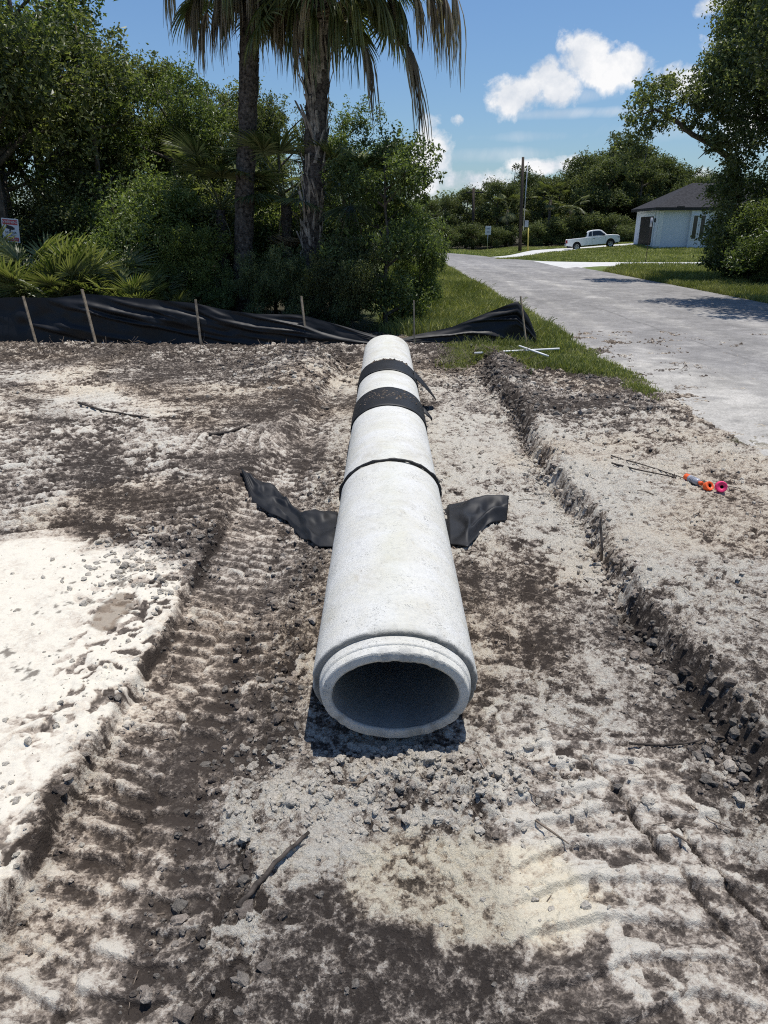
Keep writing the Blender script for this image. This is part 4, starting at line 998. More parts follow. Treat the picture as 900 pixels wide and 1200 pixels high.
for pr_, px_, Y, tp, lab in ((bushC, 300, 16.3, 292, 'dark tangled bush in front of the left palm foot'), (bushC, 342, 16.0, 282, 'dark tangled bush between the feet of the two palms'), (bushC, 388, 15.9, 268, 'dark tangled bush against the right palm foot'), (bushA, 250, 16.6, 300, 'low green bush left of the left palm foot')):
    pr_.put(at(px_, Y), Y, topz(tp, Y), lab, 'bush', U, wide=.62)
# big shrub by the end of the pipe
shrub = Proto('large_shrub', 4.2, 1.25, .5, 18, .26, .5, 1500, .088, 'bush', 15, r0=.06, extra=40, zmin=.15, fill=.25)
shrub.put(at(452, 16.0), 16.0, topz(140, 16.0), 'large dense green shrub with an open leafy edge behind the pipe end', 'shrub', wide=.92)
bushC.put(at(412, 15.6), 15.6, topz(275, 15.6), 'low dark shrub at the foot of the large shrub behind the fence', 'shrub', wide=.7)
bushA.put(at(492, 17.6), 17.6, topz(235, 17.6), 'narrow green shrub leaning out over the grass beside the road', 'shrub', wide=.55)

# ---- palms
def fan(n, R, spread, droop, fold=.012, seed=0, wid=.055, hang=0.0, tipd=.5):
    """fan blade in the local frame: petiole end at origin, blade along +x, face normal +z"""
    r = np.random.default_rng(seed); V = []; F = []; C = []
    for i in range(n):
        a = -spread+2*spread*i/(n-1)+r.normal(0, .03); L = R*(1-.28*abs(a/spread)**2)*r.uniform(.88, 1.06)
        d0 = np.array([math.cos(a), math.sin(a), .12*math.cos(a)]); k = 6; p = np.zeros(3); dirn = d0.copy(); t = r.uniform(0, 1)
        side = np.array([-math.sin(a), math.cos(a), 0.]); b = len(V)
        for s in range(k+1):
            w = wid*R*(.35+1.0*min(s/2, 1))*(1-s/k)**.6 if s > 2 else wid*R*(.45+.28*s)
            w = max(w, .002)
            lift = np.array([0, 0, fold+w*.45])
            V += [p-side*w*.5+lift*0+np.array([0, 0, w*.35]), p, p+side*w*.5+np.array([0, 0, w*.35])]; C += [[t]*3]*3
            g = (droop*.16+tipd*.20*(s/k)**2+hang*.3)*r.uniform(.8, 1.2); dirn = dirn+np.array([0, 0, -g]); dirn /= np.linalg.norm(dirn); p = p+dirn*L/k
        for s in range(k):
            q = b+s*3; F += [[q, q+3, q+4, q+1], [q+1, q+4, q+5, q+2]]
    return np.array(V), np.array(F), np.array(C)
def frond_mesh(name, pet, R, spread, droop, n, seed, arch=.3, hang=0., tipd=.5, wid=.055, mat='palm'):
    """petiole from origin along +x, arching down; then the fan"""
    k = 8; pts = []; ang = 0; p = Vector((0, 0, 0))
    for i in range(k+1):
        pts.append(p.copy()); p = p+Vector((math.cos(ang), 0, -math.sin(ang)))*pet/k; ang += arch/k
    mb = MB(); mb.tube(pts, [.022-.012*i/k for i in range(k+1)], 5)
    V, F, C = fan(n, R, spread, droop, seed=seed, hang=hang, tipd=tipd, wid=wid)
    ca, sa = math.cos(ang), math.sin(ang)
    e = pts[-1]; W_ = np.stack([V[:, 0]*ca+V[:, 2]*sa+e.x, V[:, 1]+e.y, -V[:, 0]*sa+V[:, 2]*ca+e.z], -1)
    nb = len(mb.v); VV = np.concatenate([np.array(mb.v), W_])
    me = bpy.data.meshes.new(name)
    me.from_pydata([tuple(v) for v in VV], [], [tuple(f) for f in mb.f]+[tuple(int(q)+nb for q in f) for f in F]); me.update()
    atb = me.color_attributes.new('Col', 'FLOAT_COLOR', 'POINT'); c = np.ones((len(VV), 4), np.float32); c[:nb, :3] = .6; c[nb:, :3] = C; atb.data.foreach_set('color', c.ravel())
    me.materials.append(M[mat]); return me
FG = [frond_mesh('green_frond', 1.1, 1.0, 1.9, .55, 34, 20+i, arch=.5, mat='palm') for i in range(3)]
FD = [frond_mesh('dead_frond', 1.0, 1.1, 1.0, 1.2, 30, 30+i, arch=1.5, hang=.9, tipd=.9, mat='dead', wid=.05) for i in range(3)]
FP = [frond_mesh('palmetto_frond', .8, .62, 1.5, .25, 22, 40+i, arch=.3, tipd=.2, mat='palmetto', wid=.07) for i in range(3)]
FY_ = [frond_mesh('young_frond', 1.2, .95, 1.6, .4, 28, 50+i, arch=.45, tipd=.5, mat='palm', wid=.06) for i in range(3)]
def put_frond(parent, name, me, loc, az, el, sc=1.0, roll_=0., label=None):
    o = bpy.data.objects.new(name, me); COL.objects.link(o); o.parent = parent
    o.location = loc; o.scale = (sc, sc, sc)
    o.rotation_euler = (Matrix.Rotation(az, 3, 'Z') @ Matrix.Rotation(-el, 3, 'Y') @ Matrix.Rotation(roll_, 3, 'X')).to_euler()
    if label: o['label'] = label
    return o
def hanging_frond(parent, p0, pb, length, swing, width, n, seed, mat='dead'):
    """dead fan hanging from pb; the petiole runs from p0 out to pb"""
    r = np.random.default_rng(seed); p0 = np.array(p0); pb = np.array(pb); mb = MB()
    mid = (p0+pb)/2+np.array([0, 0, .25*np.linalg.norm(pb-p0)])
    mb.tube([tuple(p0), tuple(p0*.5+mid*.5+np.array([0, 0, .06])), tuple(mid), tuple(mid*.45+pb*.55+np.array([0, 0, .05])), tuple(pb)], [.022, .02, .017, .014, .012], 5)
    V = [list(v) for v in mb.v]; F = [list(f) for f in mb.f]; C = [[.4]*3]*len(V)
    out = pb-p0; out[2] = 0; out /= np.linalg.norm(out)+1e-6; sw = np.array([swing[0], swing[1], 0.])
    for i in range(n):
        u = i/(n-1)-.5; L = length*(1-.9*u*u)*r.uniform(.55, 1.12); az = u*2.4
        d = np.array([out[0]*math.cos(az)-out[1]*math.sin(az), out[0]*math.sin(az)+out[1]*math.cos(az), .1]); d = d*width*1.5+sw*.4; p = pb.copy(); b = len(V); t = r.random(); k = 7
        side = np.array([math.cos(az+1.2), math.sin(az+1.2), 0])
        tw = r.uniform(-1, 1)
        for s in range(k+1):
            w = .054*(1-abs(s/k-.35))*(1-s/k*.55)*r.uniform(.8, 1.2); w = w if s < k else .004
            sd_ = side*math.cos(tw*s*.25)+np.array([-side[1], side[0], 0])*math.sin(tw*s*.25)
            V += [list(p-sd_*w*.5), list(p+np.array([0, 0, 0])+np.cross(sd_, [0, 0, 1])*w*.3), list(p+sd_*w*.5)]; C += [[float(np.clip(t+.12*(s-3)/3, 0, 1))]*3]*3
            d = d*.52+np.array([sw[0]*.5, sw[1]*.5, -1.])*.48+r.normal(0, .05, 3); d /= np.linalg.norm(d); p = p+d*L/k
        for s in range(k): q = b+3*s; F += [[q, q+3, q+4, q+1], [q+1, q+4, q+5, q+2]]
    me = bpy.data.meshes.new('dead_frond'); me.from_pydata(V, [], F); me.update()
    atb = me.color_attributes.new('Col', 'FLOAT_COLOR', 'POINT'); c = np.ones((len(V), 4), np.float32); c[:, :3] = np.array(C); atb.data.foreach_set('color', c.ravel())
    me.materials.append(M[mat]); o = bpy.data.objects.new('dead_frond' if mat == 'dead' else 'green_frond', me); COL.objects.link(o); o.parent = parent; return o
def palm(base_px, Y, path_px, crown_px, rads, label, boots, seed, hang):
    R = random.Random(seed); zb = H(at(base_px, Y), Y); b = Vector((at(base_px, Y), Y, zb))
    root = empty('cabbage_palm', b, 0, label, 'palm tree')
    pts = [Vector((0, 0, -.1))]+[Q(a, c, Y)-b for a, c in path_px]; cr = Q(*crown_px, Y)-b; pts.append(cr)
    fine = []; rf = []
    for i in range(len(pts)-1):
        for k in range(9): fine.append(pts[i].lerp(pts[i+1], k/9)); rf.append((rads[i]+(rads[i+1]-rads[i])*k/9)*(1+R.uniform(-.08, .08)))
    fine.append(pts[-1]); rf.append(rads[-1])
    mb = MB(); mb.tube(fine, rf, 16, True, .07); mb.build('trunk', M['palmbark'], root)
    mb = MB(); zt = cr.z; nb = 230 if boots else 150
    for i in range(nb):
        s = R.uniform(.02, .99) if not boots else R.uniform(.16, 1)
        j = min(int(s*(len(fine)-1)), len(fine)-2); p = fine[j].lerp(fine[j+1], s*(len(fine)-1)-j); rad = rf[j]
        a = i*2.399963; o = Vector((math.cos(a), math.sin(a), 0)); tn = Vector((-math.sin(a), math.cos(a), 0))
        if boots:
            L = R.uniform(.3, .7)*(.7+.6*s); ln = R.uniform(.12, .38)*(.25+1.3*s*s); sd = R.uniform(-.45, .45); w = R.uniform(.022, .045)
        else:
            L = R.uniform(.06, .16); ln = R.uniform(.1, .4); sd = R.uniform(-.3, .3); w = R.uniform(.03, .06)
        q0 = p+o*rad*.93; q1 = q0+Vector((0, 0, L*.55))+tn*sd*L*.5+o*ln*L*.35; q2 = q0+Vector((0, 0, L))+tn*sd*L+o*ln*L*1.0
        th_ = o*.014
        V = []
        for q, ww in ((q0, w*1.35), (q1, w), (q2, w*.7)): V += [q-tn*ww, q+th_*1.2, q+tn*ww]
        mb.add(V, [(0, 1, 4, 3), (1, 2, 5, 4), (3, 4, 7, 6), (4, 5, 8, 7)])
    bo = mb.build('boots', M['boot'] if boots else M['palmbark'], root); bo['kind'] = 'stuff'
    # crown
    for i in range(26):
        az = i*2.4+R.uniform(-.3, .3); el = R.uniform(-.15, 1.3) if boots else R.uniform(.15, 1.3)
        put_frond(root, 'green_frond', R.choice(FG), cr+Vector((math.cos(az)*.1, math.sin(az)*.1, R.uniform(-.1, .25))), az, el, R.uniform(.95, 1.25), R.uniform(-.3, .3))
    for i in range(17 if boots else 20):
        az = i*2.4+1.7; rr = R.uniform(.25, 1.25); pb = cr+Vector((math.cos(az)*rr, math.sin(az)*rr, R.uniform(-.75, .1)))
        hanging_frond(root, cr+Vector((0, 0, .1)), pb, R.uniform(.65, 1.3), (math.cos(az)*.28, math.sin(az)*.28), R.uniform(.25, .5), 34, seed*77+i, 'dead' if R.random() < (.5 if boots else .8) else 'palm')
    for i in range(6):
        az = i*2.4+1.1+R.uniform(-.3, .3)
        put_frond(root, 'dead_frond', R.choice(FD), cr+Vector((math.cos(az)*.15, math.sin(az)*.15, R.uniform(-.35, -.05))), az, R.uniform(-.75, -.1), R.uniform(.7, .95), R.uniform(-.4, .4))
    for i in range(10 if boots else 4):
        az = i*2.4+.4+R.uniform(-.3, .3)
        put_frond(root, 'green_frond', FG[i % 3], cr+Vector((math.cos(az)*.2, math.sin(az)*.2, R.uniform(-.5, -.1))), az, R.uniform(-.35, .25), R.uniform(.9, 1.15), R.uniform(-.4, .4))
    for (pxb, pyb, dy, L, sw, wd, n, mat) in hang:
        pb = Q(pxb, pyb, Y+dy)-b; hanging_frond(root, cr+Vector((.1 if pxb > crown_px[0] else -.1, -.05, 0)), pb, L, sw, wd, n, seed*31+int(pxb), mat)
    return root
palm(283, 17.3, [(285, 355), (286, 250), (291, 120), (293, 20)], (296, -62), [.25, .225, .205, .195, .19, .18],
     'left cabbage palm with a plain dark trunk and dead brown fronds at the top', False, 3,
     [(235, -8, -.2, 1.25, (0, 0), .5, 30, 'dead'), (256, 6, -.4, 1.1, (0, 0), .45, 30, 'dead'), (322, -2, -.3, 1.2, (0, 0), .4, 26, 'dead'), (205, -40, -.3, 1.3, (0, 0), .5, 26, 'dead'), (243, 12, -.5, 1.25, (0, 0), .4, 26, 'dead'), (268, -6, -.6, 1.3, (0, 0), .4, 24, 'dead'), (316, 8, -.2, .9, (0, 0), .25, 18, 'dead'), (225, -6, .3, 1.2, (-.1, 0), .4, 22, 'dead'), (300, -20, -.5, 1.1, (0, 0), .35, 22, 'dead')])
palm(365, 16.9, [(366, 350), (366, 270), (370, 160), (373, 50)], (379, -38), [.22, .20, .215, .235, .25, .21],
     'right cabbage palm with shaggy criss-cross leaf stubs on its trunk', True, 4,
     [(455, -6, .3, 1.25, (.05, 0), .45, 30, 'dead'), (482, -14, -.1, 1.3, (.1, 0), .5, 32, 'dead'), (332, -6, -.4, 1.2, (-.05, 0), .4, 30, 'dead'), (352, 12, -.6, 1.1, (0, 0), .35, 28, 'dead'), (505, -22, .2, 1.8, (.05, 0), .5, 32, 'dead'), (518, -8, -.3, 1.4, (.05, 0), .4, 30, 'dead'), (462, -2, -.2, 1.3, (.1, 0), .6, 32, 'palm'), (425, 50, -.3, 1.65, (.1, 0), .3, 26, 'dead'), (474, 46, -.2, 2.35, (.22, 0), .2, 30, 'dead'), (530, -12, .1, 1.75, (.0, 0), .3, 26, 'dead'), (500, -18, -.2, 1.5, (.05, 0), .35, 26, 'dead'),
      (345, 0, -.5, 1.4, (0, 0), .3, 24, 'palm'), (365, 5, -.7, 1.5, (0, 0), .3, 26, 'palm'), (392, 0, -.7, 1.5, (0, 0), .35, 26, 'palm'), (352, 30, -.4, 1.3, (0, 0), .25, 22, 'dead'), (335, 10, -.1, 1.2, (-.05, 0), .3, 22, 'dead'), (440, -8, -.5, 1.3, (.2, 0), .6, 26, 'palm'), (408, 20, -.6, 1.2, (.05, 0), .3, 22, 'palm')])
def young_palm(px_, Y, topy, label, n, seed, dead=3, group='young palms under the wood', el=(.1, 1.3)):
    R = random.Random(seed); x = at(px_, Y); z = H(x, Y); root = empty('young_palm', (x, Y, z), R.uniform(0, 6), label, 'palm', group)
    hc = topz(topy, Y)-z-1.1; mb = MB(); mb.tube([(0, 0, -.1), (0, 0, hc*.5), (0, 0, hc)], [.17, .15, .12], 10, True, .1); mb.build('trunk', M['palmbark'], root)
    for i in range(n):
        put_frond(root, 'frond', R.choice(FY_), (0, 0, hc+R.uniform(-.15, .1)), i*2.4, R.uniform(*el), R.uniform(.85, 1.1), R.uniform(-.3, .3))
    for i in range(dead): put_frond(root, 'dead_frond', R.choice(FD), (0, 0, hc-.15), i*2.1+.5, R.uniform(-.7, -.2), .8)
young_palm(262, 18.2, 185, 'young palm with drooping dark fronds left of the left palm trunk', 14, 1, 5)
young_palm(338, 17.9, 175, 'young palm with upright fronds between the two palm trunks', 13, 2, 4)
young_palm(412, 17.6, 180, 'young palm with pale fronds between the right palm trunk and the large shrub', 14, 3, 3)
# saw palmettos behind the fence
def palmetto(px_, Y, topy, label, n, seed):
    R = random.Random(seed); x = at(px_, Y); z = H(x, Y); root = empty('saw_palmetto', (x, Y, z), R.uniform(0, 6), label, 'palmetto', 'saw palmettos behind the fence')
    hh = topz(topy, Y)-z; sc = hh/1.45
    for i in range(n):
        put_frond(root, 'frond', R.choice(FP), (R.uniform(-.2, .2), R.uniform(-.2, .2), R.uniform(0, .25)*hh), i*2.4+R.uniform(-.4, .4), R.uniform(.45, 1.4), sc*R.uniform(.75, 1.1), R.uniform(-.6, .6))
for i, (px_, Y, tp, lab) in enumerate(((18, 15.6, 285, 'saw palmetto right under the warning sign'), (50, 15.9, 258, 'tall saw palmetto with upright blades just right of the sign'), (72, 15.5, 292, 'dark saw palmetto between the two leftmost stakes'),
    (92, 16.3, 268, 'yellow green saw palmetto behind the second stake'), (120, 16.6, 280, 'pale saw palmetto right of the second stake'), (142, 15.6, 306, 'low bright saw palmetto between the second and third stakes'),
    (163, 16.0, 300, 'saw palmetto with spiky upright blades near the middle of the left fence'), (-8, 16.4, 272, 'saw palmetto at the left picture border'), (195, 16.4, 318, 'low saw palmetto left of the third stake'), (-40, 15.8, 290, 'saw palmetto beyond the left picture border'))):
    palmetto(px_, Y, tp, lab, 17, 60+i)

# right hand tree, bushes
def right_oak():
    Y = 33.; x = 17.2; z = H(x, Y); root = empty('oak_tree', (x, Y, z), 0, 'big dark oak on the right with a long limb arching over the house', 'tree')
    mb, ends = tree_skeleton(12.5, 4.2, 1.2, 24, 77, r0=.30)
    b = Vector((x, Y, z))
    limb = [Q(868, 235, Y)-b, Q(855, 185, Y-.6)-b, Q(832, 168, Y-1)-b, Q(812, 158, Y-1.2)-b, Q(790, 140, Y-1.4)-b, Q(768, 128, Y-1.4)-b, Q(748, 136, Y-1.4)-b]
    mb.tube(limb, [.16, .13, .11, .09, .07, .05, .02], 8)
    for a, c in (((838, 172), (818, 186)), ((812, 160), (795, 152))):
        mb.tube([Q(*a, Y-1)-b, Q((a[0]+c[0])/2, (a[1]+c[1])/2-2, Y-1)-b, Q(*c, Y-1)-b], [.05, .035, .01], 6)
    mb.build('trunk', M['bark'], root)
    cl = clumps_from(ends, .6, 1.15, 78, 1.0, 30)
    R = random.Random(5)
    cl = [c for c in cl if not (Q(842, 0, Y).x-x > c[0] and c[2] > Q(450, 215, Y).z-z-2.5 and c[2] < Q(450, 120, Y).z-z) and c[0] > -4.2]
    for (px_, py_, r) in ((738, 134, .42), (752, 124, .55), (768, 116, .6), (785, 112, .55), (800, 124, .5), (778, 138, .45), (815, 108, .6), (832, 92, .65), (848, 76, .7), (858, 52, .7), (868, 28, .7), (882, 6, .8), (758, 146, .45), (742, 158, .4), (730, 172, .4),
                          (748, 176, .35), (800, 144, .4), (826, 130, .55), (848, 110, .8), (842, 140, .5), (725, 190, .4), (738, 200, .35), (790, 100, .45), (770, 100, .3), (860, 90, .9), (848, 163, .5), (834, 160, .45), (822, 152, .4), (862, 188, .6), (856, 172, .6), (806, 150, .35), (850, 210, .7), (848, 240, .7), (846, 270, .8), (850, 295, .8), (845, 312, .6)):
        for _ in range(3):
            q = Q(px_+R.uniform(-9, 9), py_+R.uniform(-10, 9), Y-1.3+R.uniform(-1, 1))-b; cl.append((q.x, q.y, q.z, r*R.uniform(.7, 1.05)))
    for k in range(150):
        py_ = R.uniform(-40, 322); lo_ = np.interp(py_, [-40, 30, 100, 200, 330], [868, 862, 850, 842, 838]); q = Q(R.uniform(lo_, 985), py_, Y+R.uniform(-2.2, 2.2))-b; cl.append((q.x, q.y, q.z, R.uniform(.55, 1.0)))
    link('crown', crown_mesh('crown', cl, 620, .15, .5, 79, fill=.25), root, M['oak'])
right_oak()
for px_, Y, tp, lab, pr_, wide in ((914, 29.0, 205, 'dense green bush in front of the big right oak', bushA, .9), (880, 30.0, 274, 'lower bush at the left foot of the big right oak', bushC, .75), (925, 28.0, 190, 'bush at the right picture border beside the road verge', bushA, 1.2), (905, 27.6, 285, 'low bush at the edge of the right verge', bushC, 1.0), (860, 31.2, 292, 'small dark bush at the far left foot of the right oak', bushC, .9)):
    pr_.put(at(px_, Y), Y, topz(tp, Y), lab, 'bush', 'bushes under the right oak', wide=wide)
oakA.put(13.3, 20.9, 12.0, 'tall oak at the right picture border whose shadow falls on the road', 'tree', wide=1.1, rz=.4)
oakB.put(19.5, 27.5, 10.5, 'tall oak standing behind the right verge beyond the picture border', 'tree')

# far tree line beyond the road
prof = [(455, 232), (480, 232), (500, 236), (520, 226), (545, 214), (562, 220), (580, 204), (598, 190), (615, 196), (632, 204), (650, 200), (668, 186), (688, 172), (706, 152), (722, 160), (742, 152), (760, 172), (780, 190), (800, 200), (820, 198), (845, 200), (870, 205), (900, 210)]
for i, (px_, tp) in enumerate(prof):
    Y = 82+8*((i*7) % 3)/2+random.uniform(-1, 1)
    pr_ = farC if px_ in (598, 706, 742) else (farA, farB)[i % 2]
    lab = {598: 'far tall open tree just left of the utility pole top', 706: 'far tallest pine standing above the white pickup', 742: 'far tall pine behind the left end of the house'}.get(px_, 'dark green tree in the far tree line beyond the road')
    pr_.put(at(px_, Y), Y, topz(tp, Y), lab, 'tree', 'far trees beyond the road', wide=1.15 if pr_ is not farC else 1)
for i in range(26):
    px_ = 440+i*19; Y = 95+random.uniform(0, 10); tp = np.interp(px_, [p[0] for p in prof], [p[1] for p in prof])+random.uniform(14, 30)
    (farA, farB)[i % 2].put(at(px_, Y), Y, topz(tp, Y), 'tree in the last row of the far wood', 'tree', 'last row of the far wood', wide=1.25)
for i, (px_, tp, Y) in enumerate(((470, 262, 76), (500, 258, 77), (528, 262, 78), (552, 258, 78.5), (575, 264, 77), (592, 262, 78), (625, 258, 76), (645, 252, 77), (664, 248, 78), (690, 246, 79), (715, 248, 78), (733, 262, 74), (748, 256, 77))):
    farbush.put(at(px_, Y), Y, topz(tp, Y), 'bush at the foot of the far tree line', 'bush', 'bushes along the far tree line', wide=1.2)
for i, (px_, tp, Y) in enumerate(((640, 226, 77), (664, 236, 78), (592, 238, 79))):
    young_palm(px_, Y, tp-6, ['far cabbage palm right of the utility pole', 'far cabbage palm above the pickup bed', 'far cabbage palm left of the utility pole'][i], 16, 90+i, 5, 'far cabbage palms', (-.3, 1.3))
def far_wood():
    r = np.random.default_rng(3); cl = []
    for i in range(330):
        a = r.uniform(-1.25, 1.25); d = r.uniform(118, 150); cl.append((math.sin(a)*d, math.cos(a)*d, r.uniform(.5, 7.5), r.uniform(1.6, 2.8)))
    o = link('far_woodland', crown_mesh('far_woodland', cl, 45, .55, .7, 8), None, M['far']); tag(o, 'dark mass of distant woodland closing the horizon', 'woodland', kind='stuff')
far_wood()

# ------------------------------------------------------------------ grass
def blades(name, x, y, z, h, w, label, lean=.35, seed=0):
    r = np.random.default_rng(seed); n = len(x); a = r.uniform(0, 2*PI, n); l = np.abs(r.normal(0, lean, n))*h; la = r.uniform(0, 2*PI, n)
    dx, dy = np.cos(a)*w*.5, np.sin(a)*w*.5; tx, ty = np.cos(la)*l, np.sin(la)*l
    p0 = np.stack([x-dx, y-dy, z], -1); p1 = np.stack([x+dx, y+dy, z], -1)
    p2 = np.stack([x+dx*.7+tx*.35, y+dy*.7+ty*.35, z+h*.6], -1); p3 = np.stack([x-dx*.7+tx*.35, y-dy*.7+ty*.35, z+h*.6], -1)
    p4 = np.stack([x+tx, y+ty, z+h*.96], -1); p5 = np.stack([x+tx+dx*.1, y+ty+dy*.1, z+h], -1)
    V = np.stack([p0, p1, p2, p3, p4, p5], 1).reshape(-1, 3); b = (np.arange(n)*6)[:, None]
    F = np.concatenate([b+np.array([[0, 1, 2, 3]]), b+np.array([[3, 2, 5, 4]])])
    t = np.clip(.45+.9*fbm(x*.8, y*.8, 3, 151)+r.normal(0, .25, n), 0, 1); C = np.repeat(np.stack([t]*3, -1), 6, 0)
    o = link(name, np_mesh(name, V, F, C, smooth=False), None, M['grass']); return tag(o, label, 'grass', kind='stuff')
def grass():
    r = np.random.default_rng(21)
    # verge between the wood and the road
    n = 190000; y = 8.3+(50-8.3)*r.random(n)**2.1; x = r.uniform(-1.2, 3.95, n)
    k = r.random(n) < grass_mask(x, y)**1.3; x, y = x[k], y[k]; z = soil(x, y)[0]; z = np.where(y > 15.3, macro(x, y)-.02, z)-.01
    lush = sm(13.4, 15, y)
    edge = np.clip(1-sm(3.2, 3.8, x)*.6, .3, 1)*(1-.55*sm(12.2, 12.8, y)*(1-sm(13.9, 14.1, y))*(1-sm(2.7, 3.0, x)))
    h = (.05+.07*r.random(len(x)))*(1+1.7*lush)*(1+.8*fbm(x*.9, y*.9, 3, 161))*edge; w = .006+.0009*y
    blades('verge_grass', x, y, z, h, w, 'bright green grass on the verge between the wood and the road', .45, 1)
    # tufts at the foot of the fence end
    n = 420; x = r.normal(2.1, .45, n); y = r.normal(13.35, .13, n); z = soil(x, y)[0]-.01
    blades('fence_grass', x, y, z, .06+.16*r.random(n), np.full(n, .012), 'taller grass growing against the right end of the black fence', .5, 2)
    # right verge
    n = 90000; y = 16+(46-16)*r.random(n)**1.3; x = 11.1+r.random(n)**1.3*14; k = ~((y > 44.3) & (x > 11)); x, y = x[k], y[k]; k = (y < 38) | (x > 11.2+.9*(y-38)*.5); x, y = x[k], y[k]
    z = macro(x, y)-.03+.02; blades('right_verge_grass', x, y, z, (.10+.14*r.random(len(x)))*(1+.8*fbm(x*.5, y*.5, 3, 162)), .012+.0006*y, 'grass on the right verge between road and oak', .5, 3)
    # lawn before the house
    n = 120000; y = 49.3+r.random(n)*25; x = 8+r.random(n)*30
    def drv(x, y): return (y > np.interp(x, [8.6, 12, 17, 26], [54.6, 59, 65.3, 67])) & (y < np.interp(x, [8, 11, 15.5, 26], [57.5, 62.5, 69.5, 71]))
    k = ~drv(x, y) & ~((x < 10.8) & (y < 53)) & ~((y < 50.2) & (x < 12)); x, y = x[k], y[k]
    z = macro(x, y)-.02; blades('lawn_grass', x, y, z, .07+.10*r.random(len(x)), .05, 'mown lawn rising towards the house', .6, 4)
    # far verge along the bend
    n = 16000; y = 57+r.random(n)*22; x = -14+r.random(n)*22; cl = -.011*np.maximum(y-52, 0)**2
    rg = np.interp(y, [50, 54, 57, 66, 100], [10.6, 9.3, 8.6, 8.3, 9.5])+cl
    k = (x > rg+.1) & ~drv(x, y); x, y = x[k], y[k]; blades('bend_grass', x, y, macro(x, y)-.02, .1+.14*r.random(len(x)), .05, 'grass strip between the road bend and the far trees', .6, 5)
grass()

# ------------------------------------------------------------------ house
def house():
    C0 = Q(768, 286, 61.0); z0 = C0.z-.12
    th = -.06
    root = empty('house', (C0.x, C0.y, z0), th, 'pale stucco bungalow with a dark hip roof and brown garage door', 'house')
    W, L, Hh = 6.6, 15., 2.78                       # depth along +y, length along +x (local), corner at the origin
    mb = MB(); mb.box((0, 0, -1.2), (L, W, Hh)); mb.box((2.42, -.30, -1.2), (3.75, .01, Hh-.002)); mb.build('wall', M['stucco'], root)
    # hip roof
    e = .42; rise = 1.92; lo = Hh
    a = (-e, -e-.0, lo); b = (L+e, -e, lo); c = (L+e, W+e, lo); d = (-e, W+e, lo); r1 = (W/2, W/2, lo+rise); r2 = (L-W/2, W/2, lo+rise)
    mb = MB(); V = [a, b, c, d, r1, r2]; lo2 = [(p[0], p[1], lo-.0) for p in (a, b, c, d)]
    mb.add(V, [(0, 1, 5, 4), (1, 2, 5), (2, 3, 4, 5), (3, 0, 4)])
    rf = mb.build('roof', M['roof'], root); sd = rf.modifiers.new('thickness', 'SOLIDIFY'); sd.thickness = .05; sd.offset = 1
    fa = MB(); fa.box((-e-.02, -e-.02, lo-.17), (L+e, -e+.02, lo-.004)); fa.box((-e-.02, -e+.022, lo-.17), (-e+.02, W+e, lo-.004))
    fa.build('fascia', M['fascia'], rf)
    so2 = MB(); so2.box((-e+.021, -e+.022, lo-.06), (-.002, W+e-.01, lo-.02)); so2.box((.0, -e+.022, lo-.06), (L, -.305, lo-.02)); so2.build('soffit', M['trim'], rf)
    vt = MB(); vt.box((1.2, -e-.05, lo-.02), (1.75, -e+.15, lo+.14)); vt.build('roof_vent', M['fascia'], rf, .02)
    # garage door on the left face (x=0)
    fr = MB()
    y0, y1, zt = 1.2, 5.0, 2.2
    fr.box((-.05, y0-.28, 0), (-.002, y0, zt+.28)); fr.box((-.05, y1, 0), (-.002, y1+.28, zt+.28)); fr.box((-.049, y0, zt), (-.002, y1, zt+.279))
    fr.build('door_surround', M['trim'], root)
    gd = MB()
    for k in range(4): gd.box((-.03, y0+.002, k*zt/4+.01), (-.004, y1-.002, (k+1)*zt/4-.012))
    gd.box((-.012, y0+.001, .0), (-.003, y1-.001, zt-.001)); gd.build('garage_door', M['door'], root, .01)
    cb = MB(); cb.box((-.04, -.045, -.05), (.35, -.003, Hh-.2)); cb.box((-.045, -.045, -.05), (-.004, .6, Hh-.2)); cb.build('corner_trim', M['trim'], root)
    for k, xx in enumerate((2.62, 3.2)):
        f_ = MB(); f_.box((xx-.06, -.35, .45), (xx, -.302, 2.3)); f_.box((xx+.32, -.35, .45), (xx+.38, -.302, 2.3)); f_.box((xx, -.349, .45), (xx+.32, -.302, .52)); f_.box((xx, -.349, 2.23), (xx+.32, -.302, 2.3))
        w_ = f_.build('window', M['trim'], root); p_ = MB(); p_.box((xx+.002, -.325, .522), (xx+.318, -.305, 2.228)); p_.build('pane', M['glass'], w_)
    lm = MB(); lm.box((-.16, .55, 1.75), (-.05, .68, 2.05)); lm.build('wall_lamp', M['fascia'], root, .01)
house()

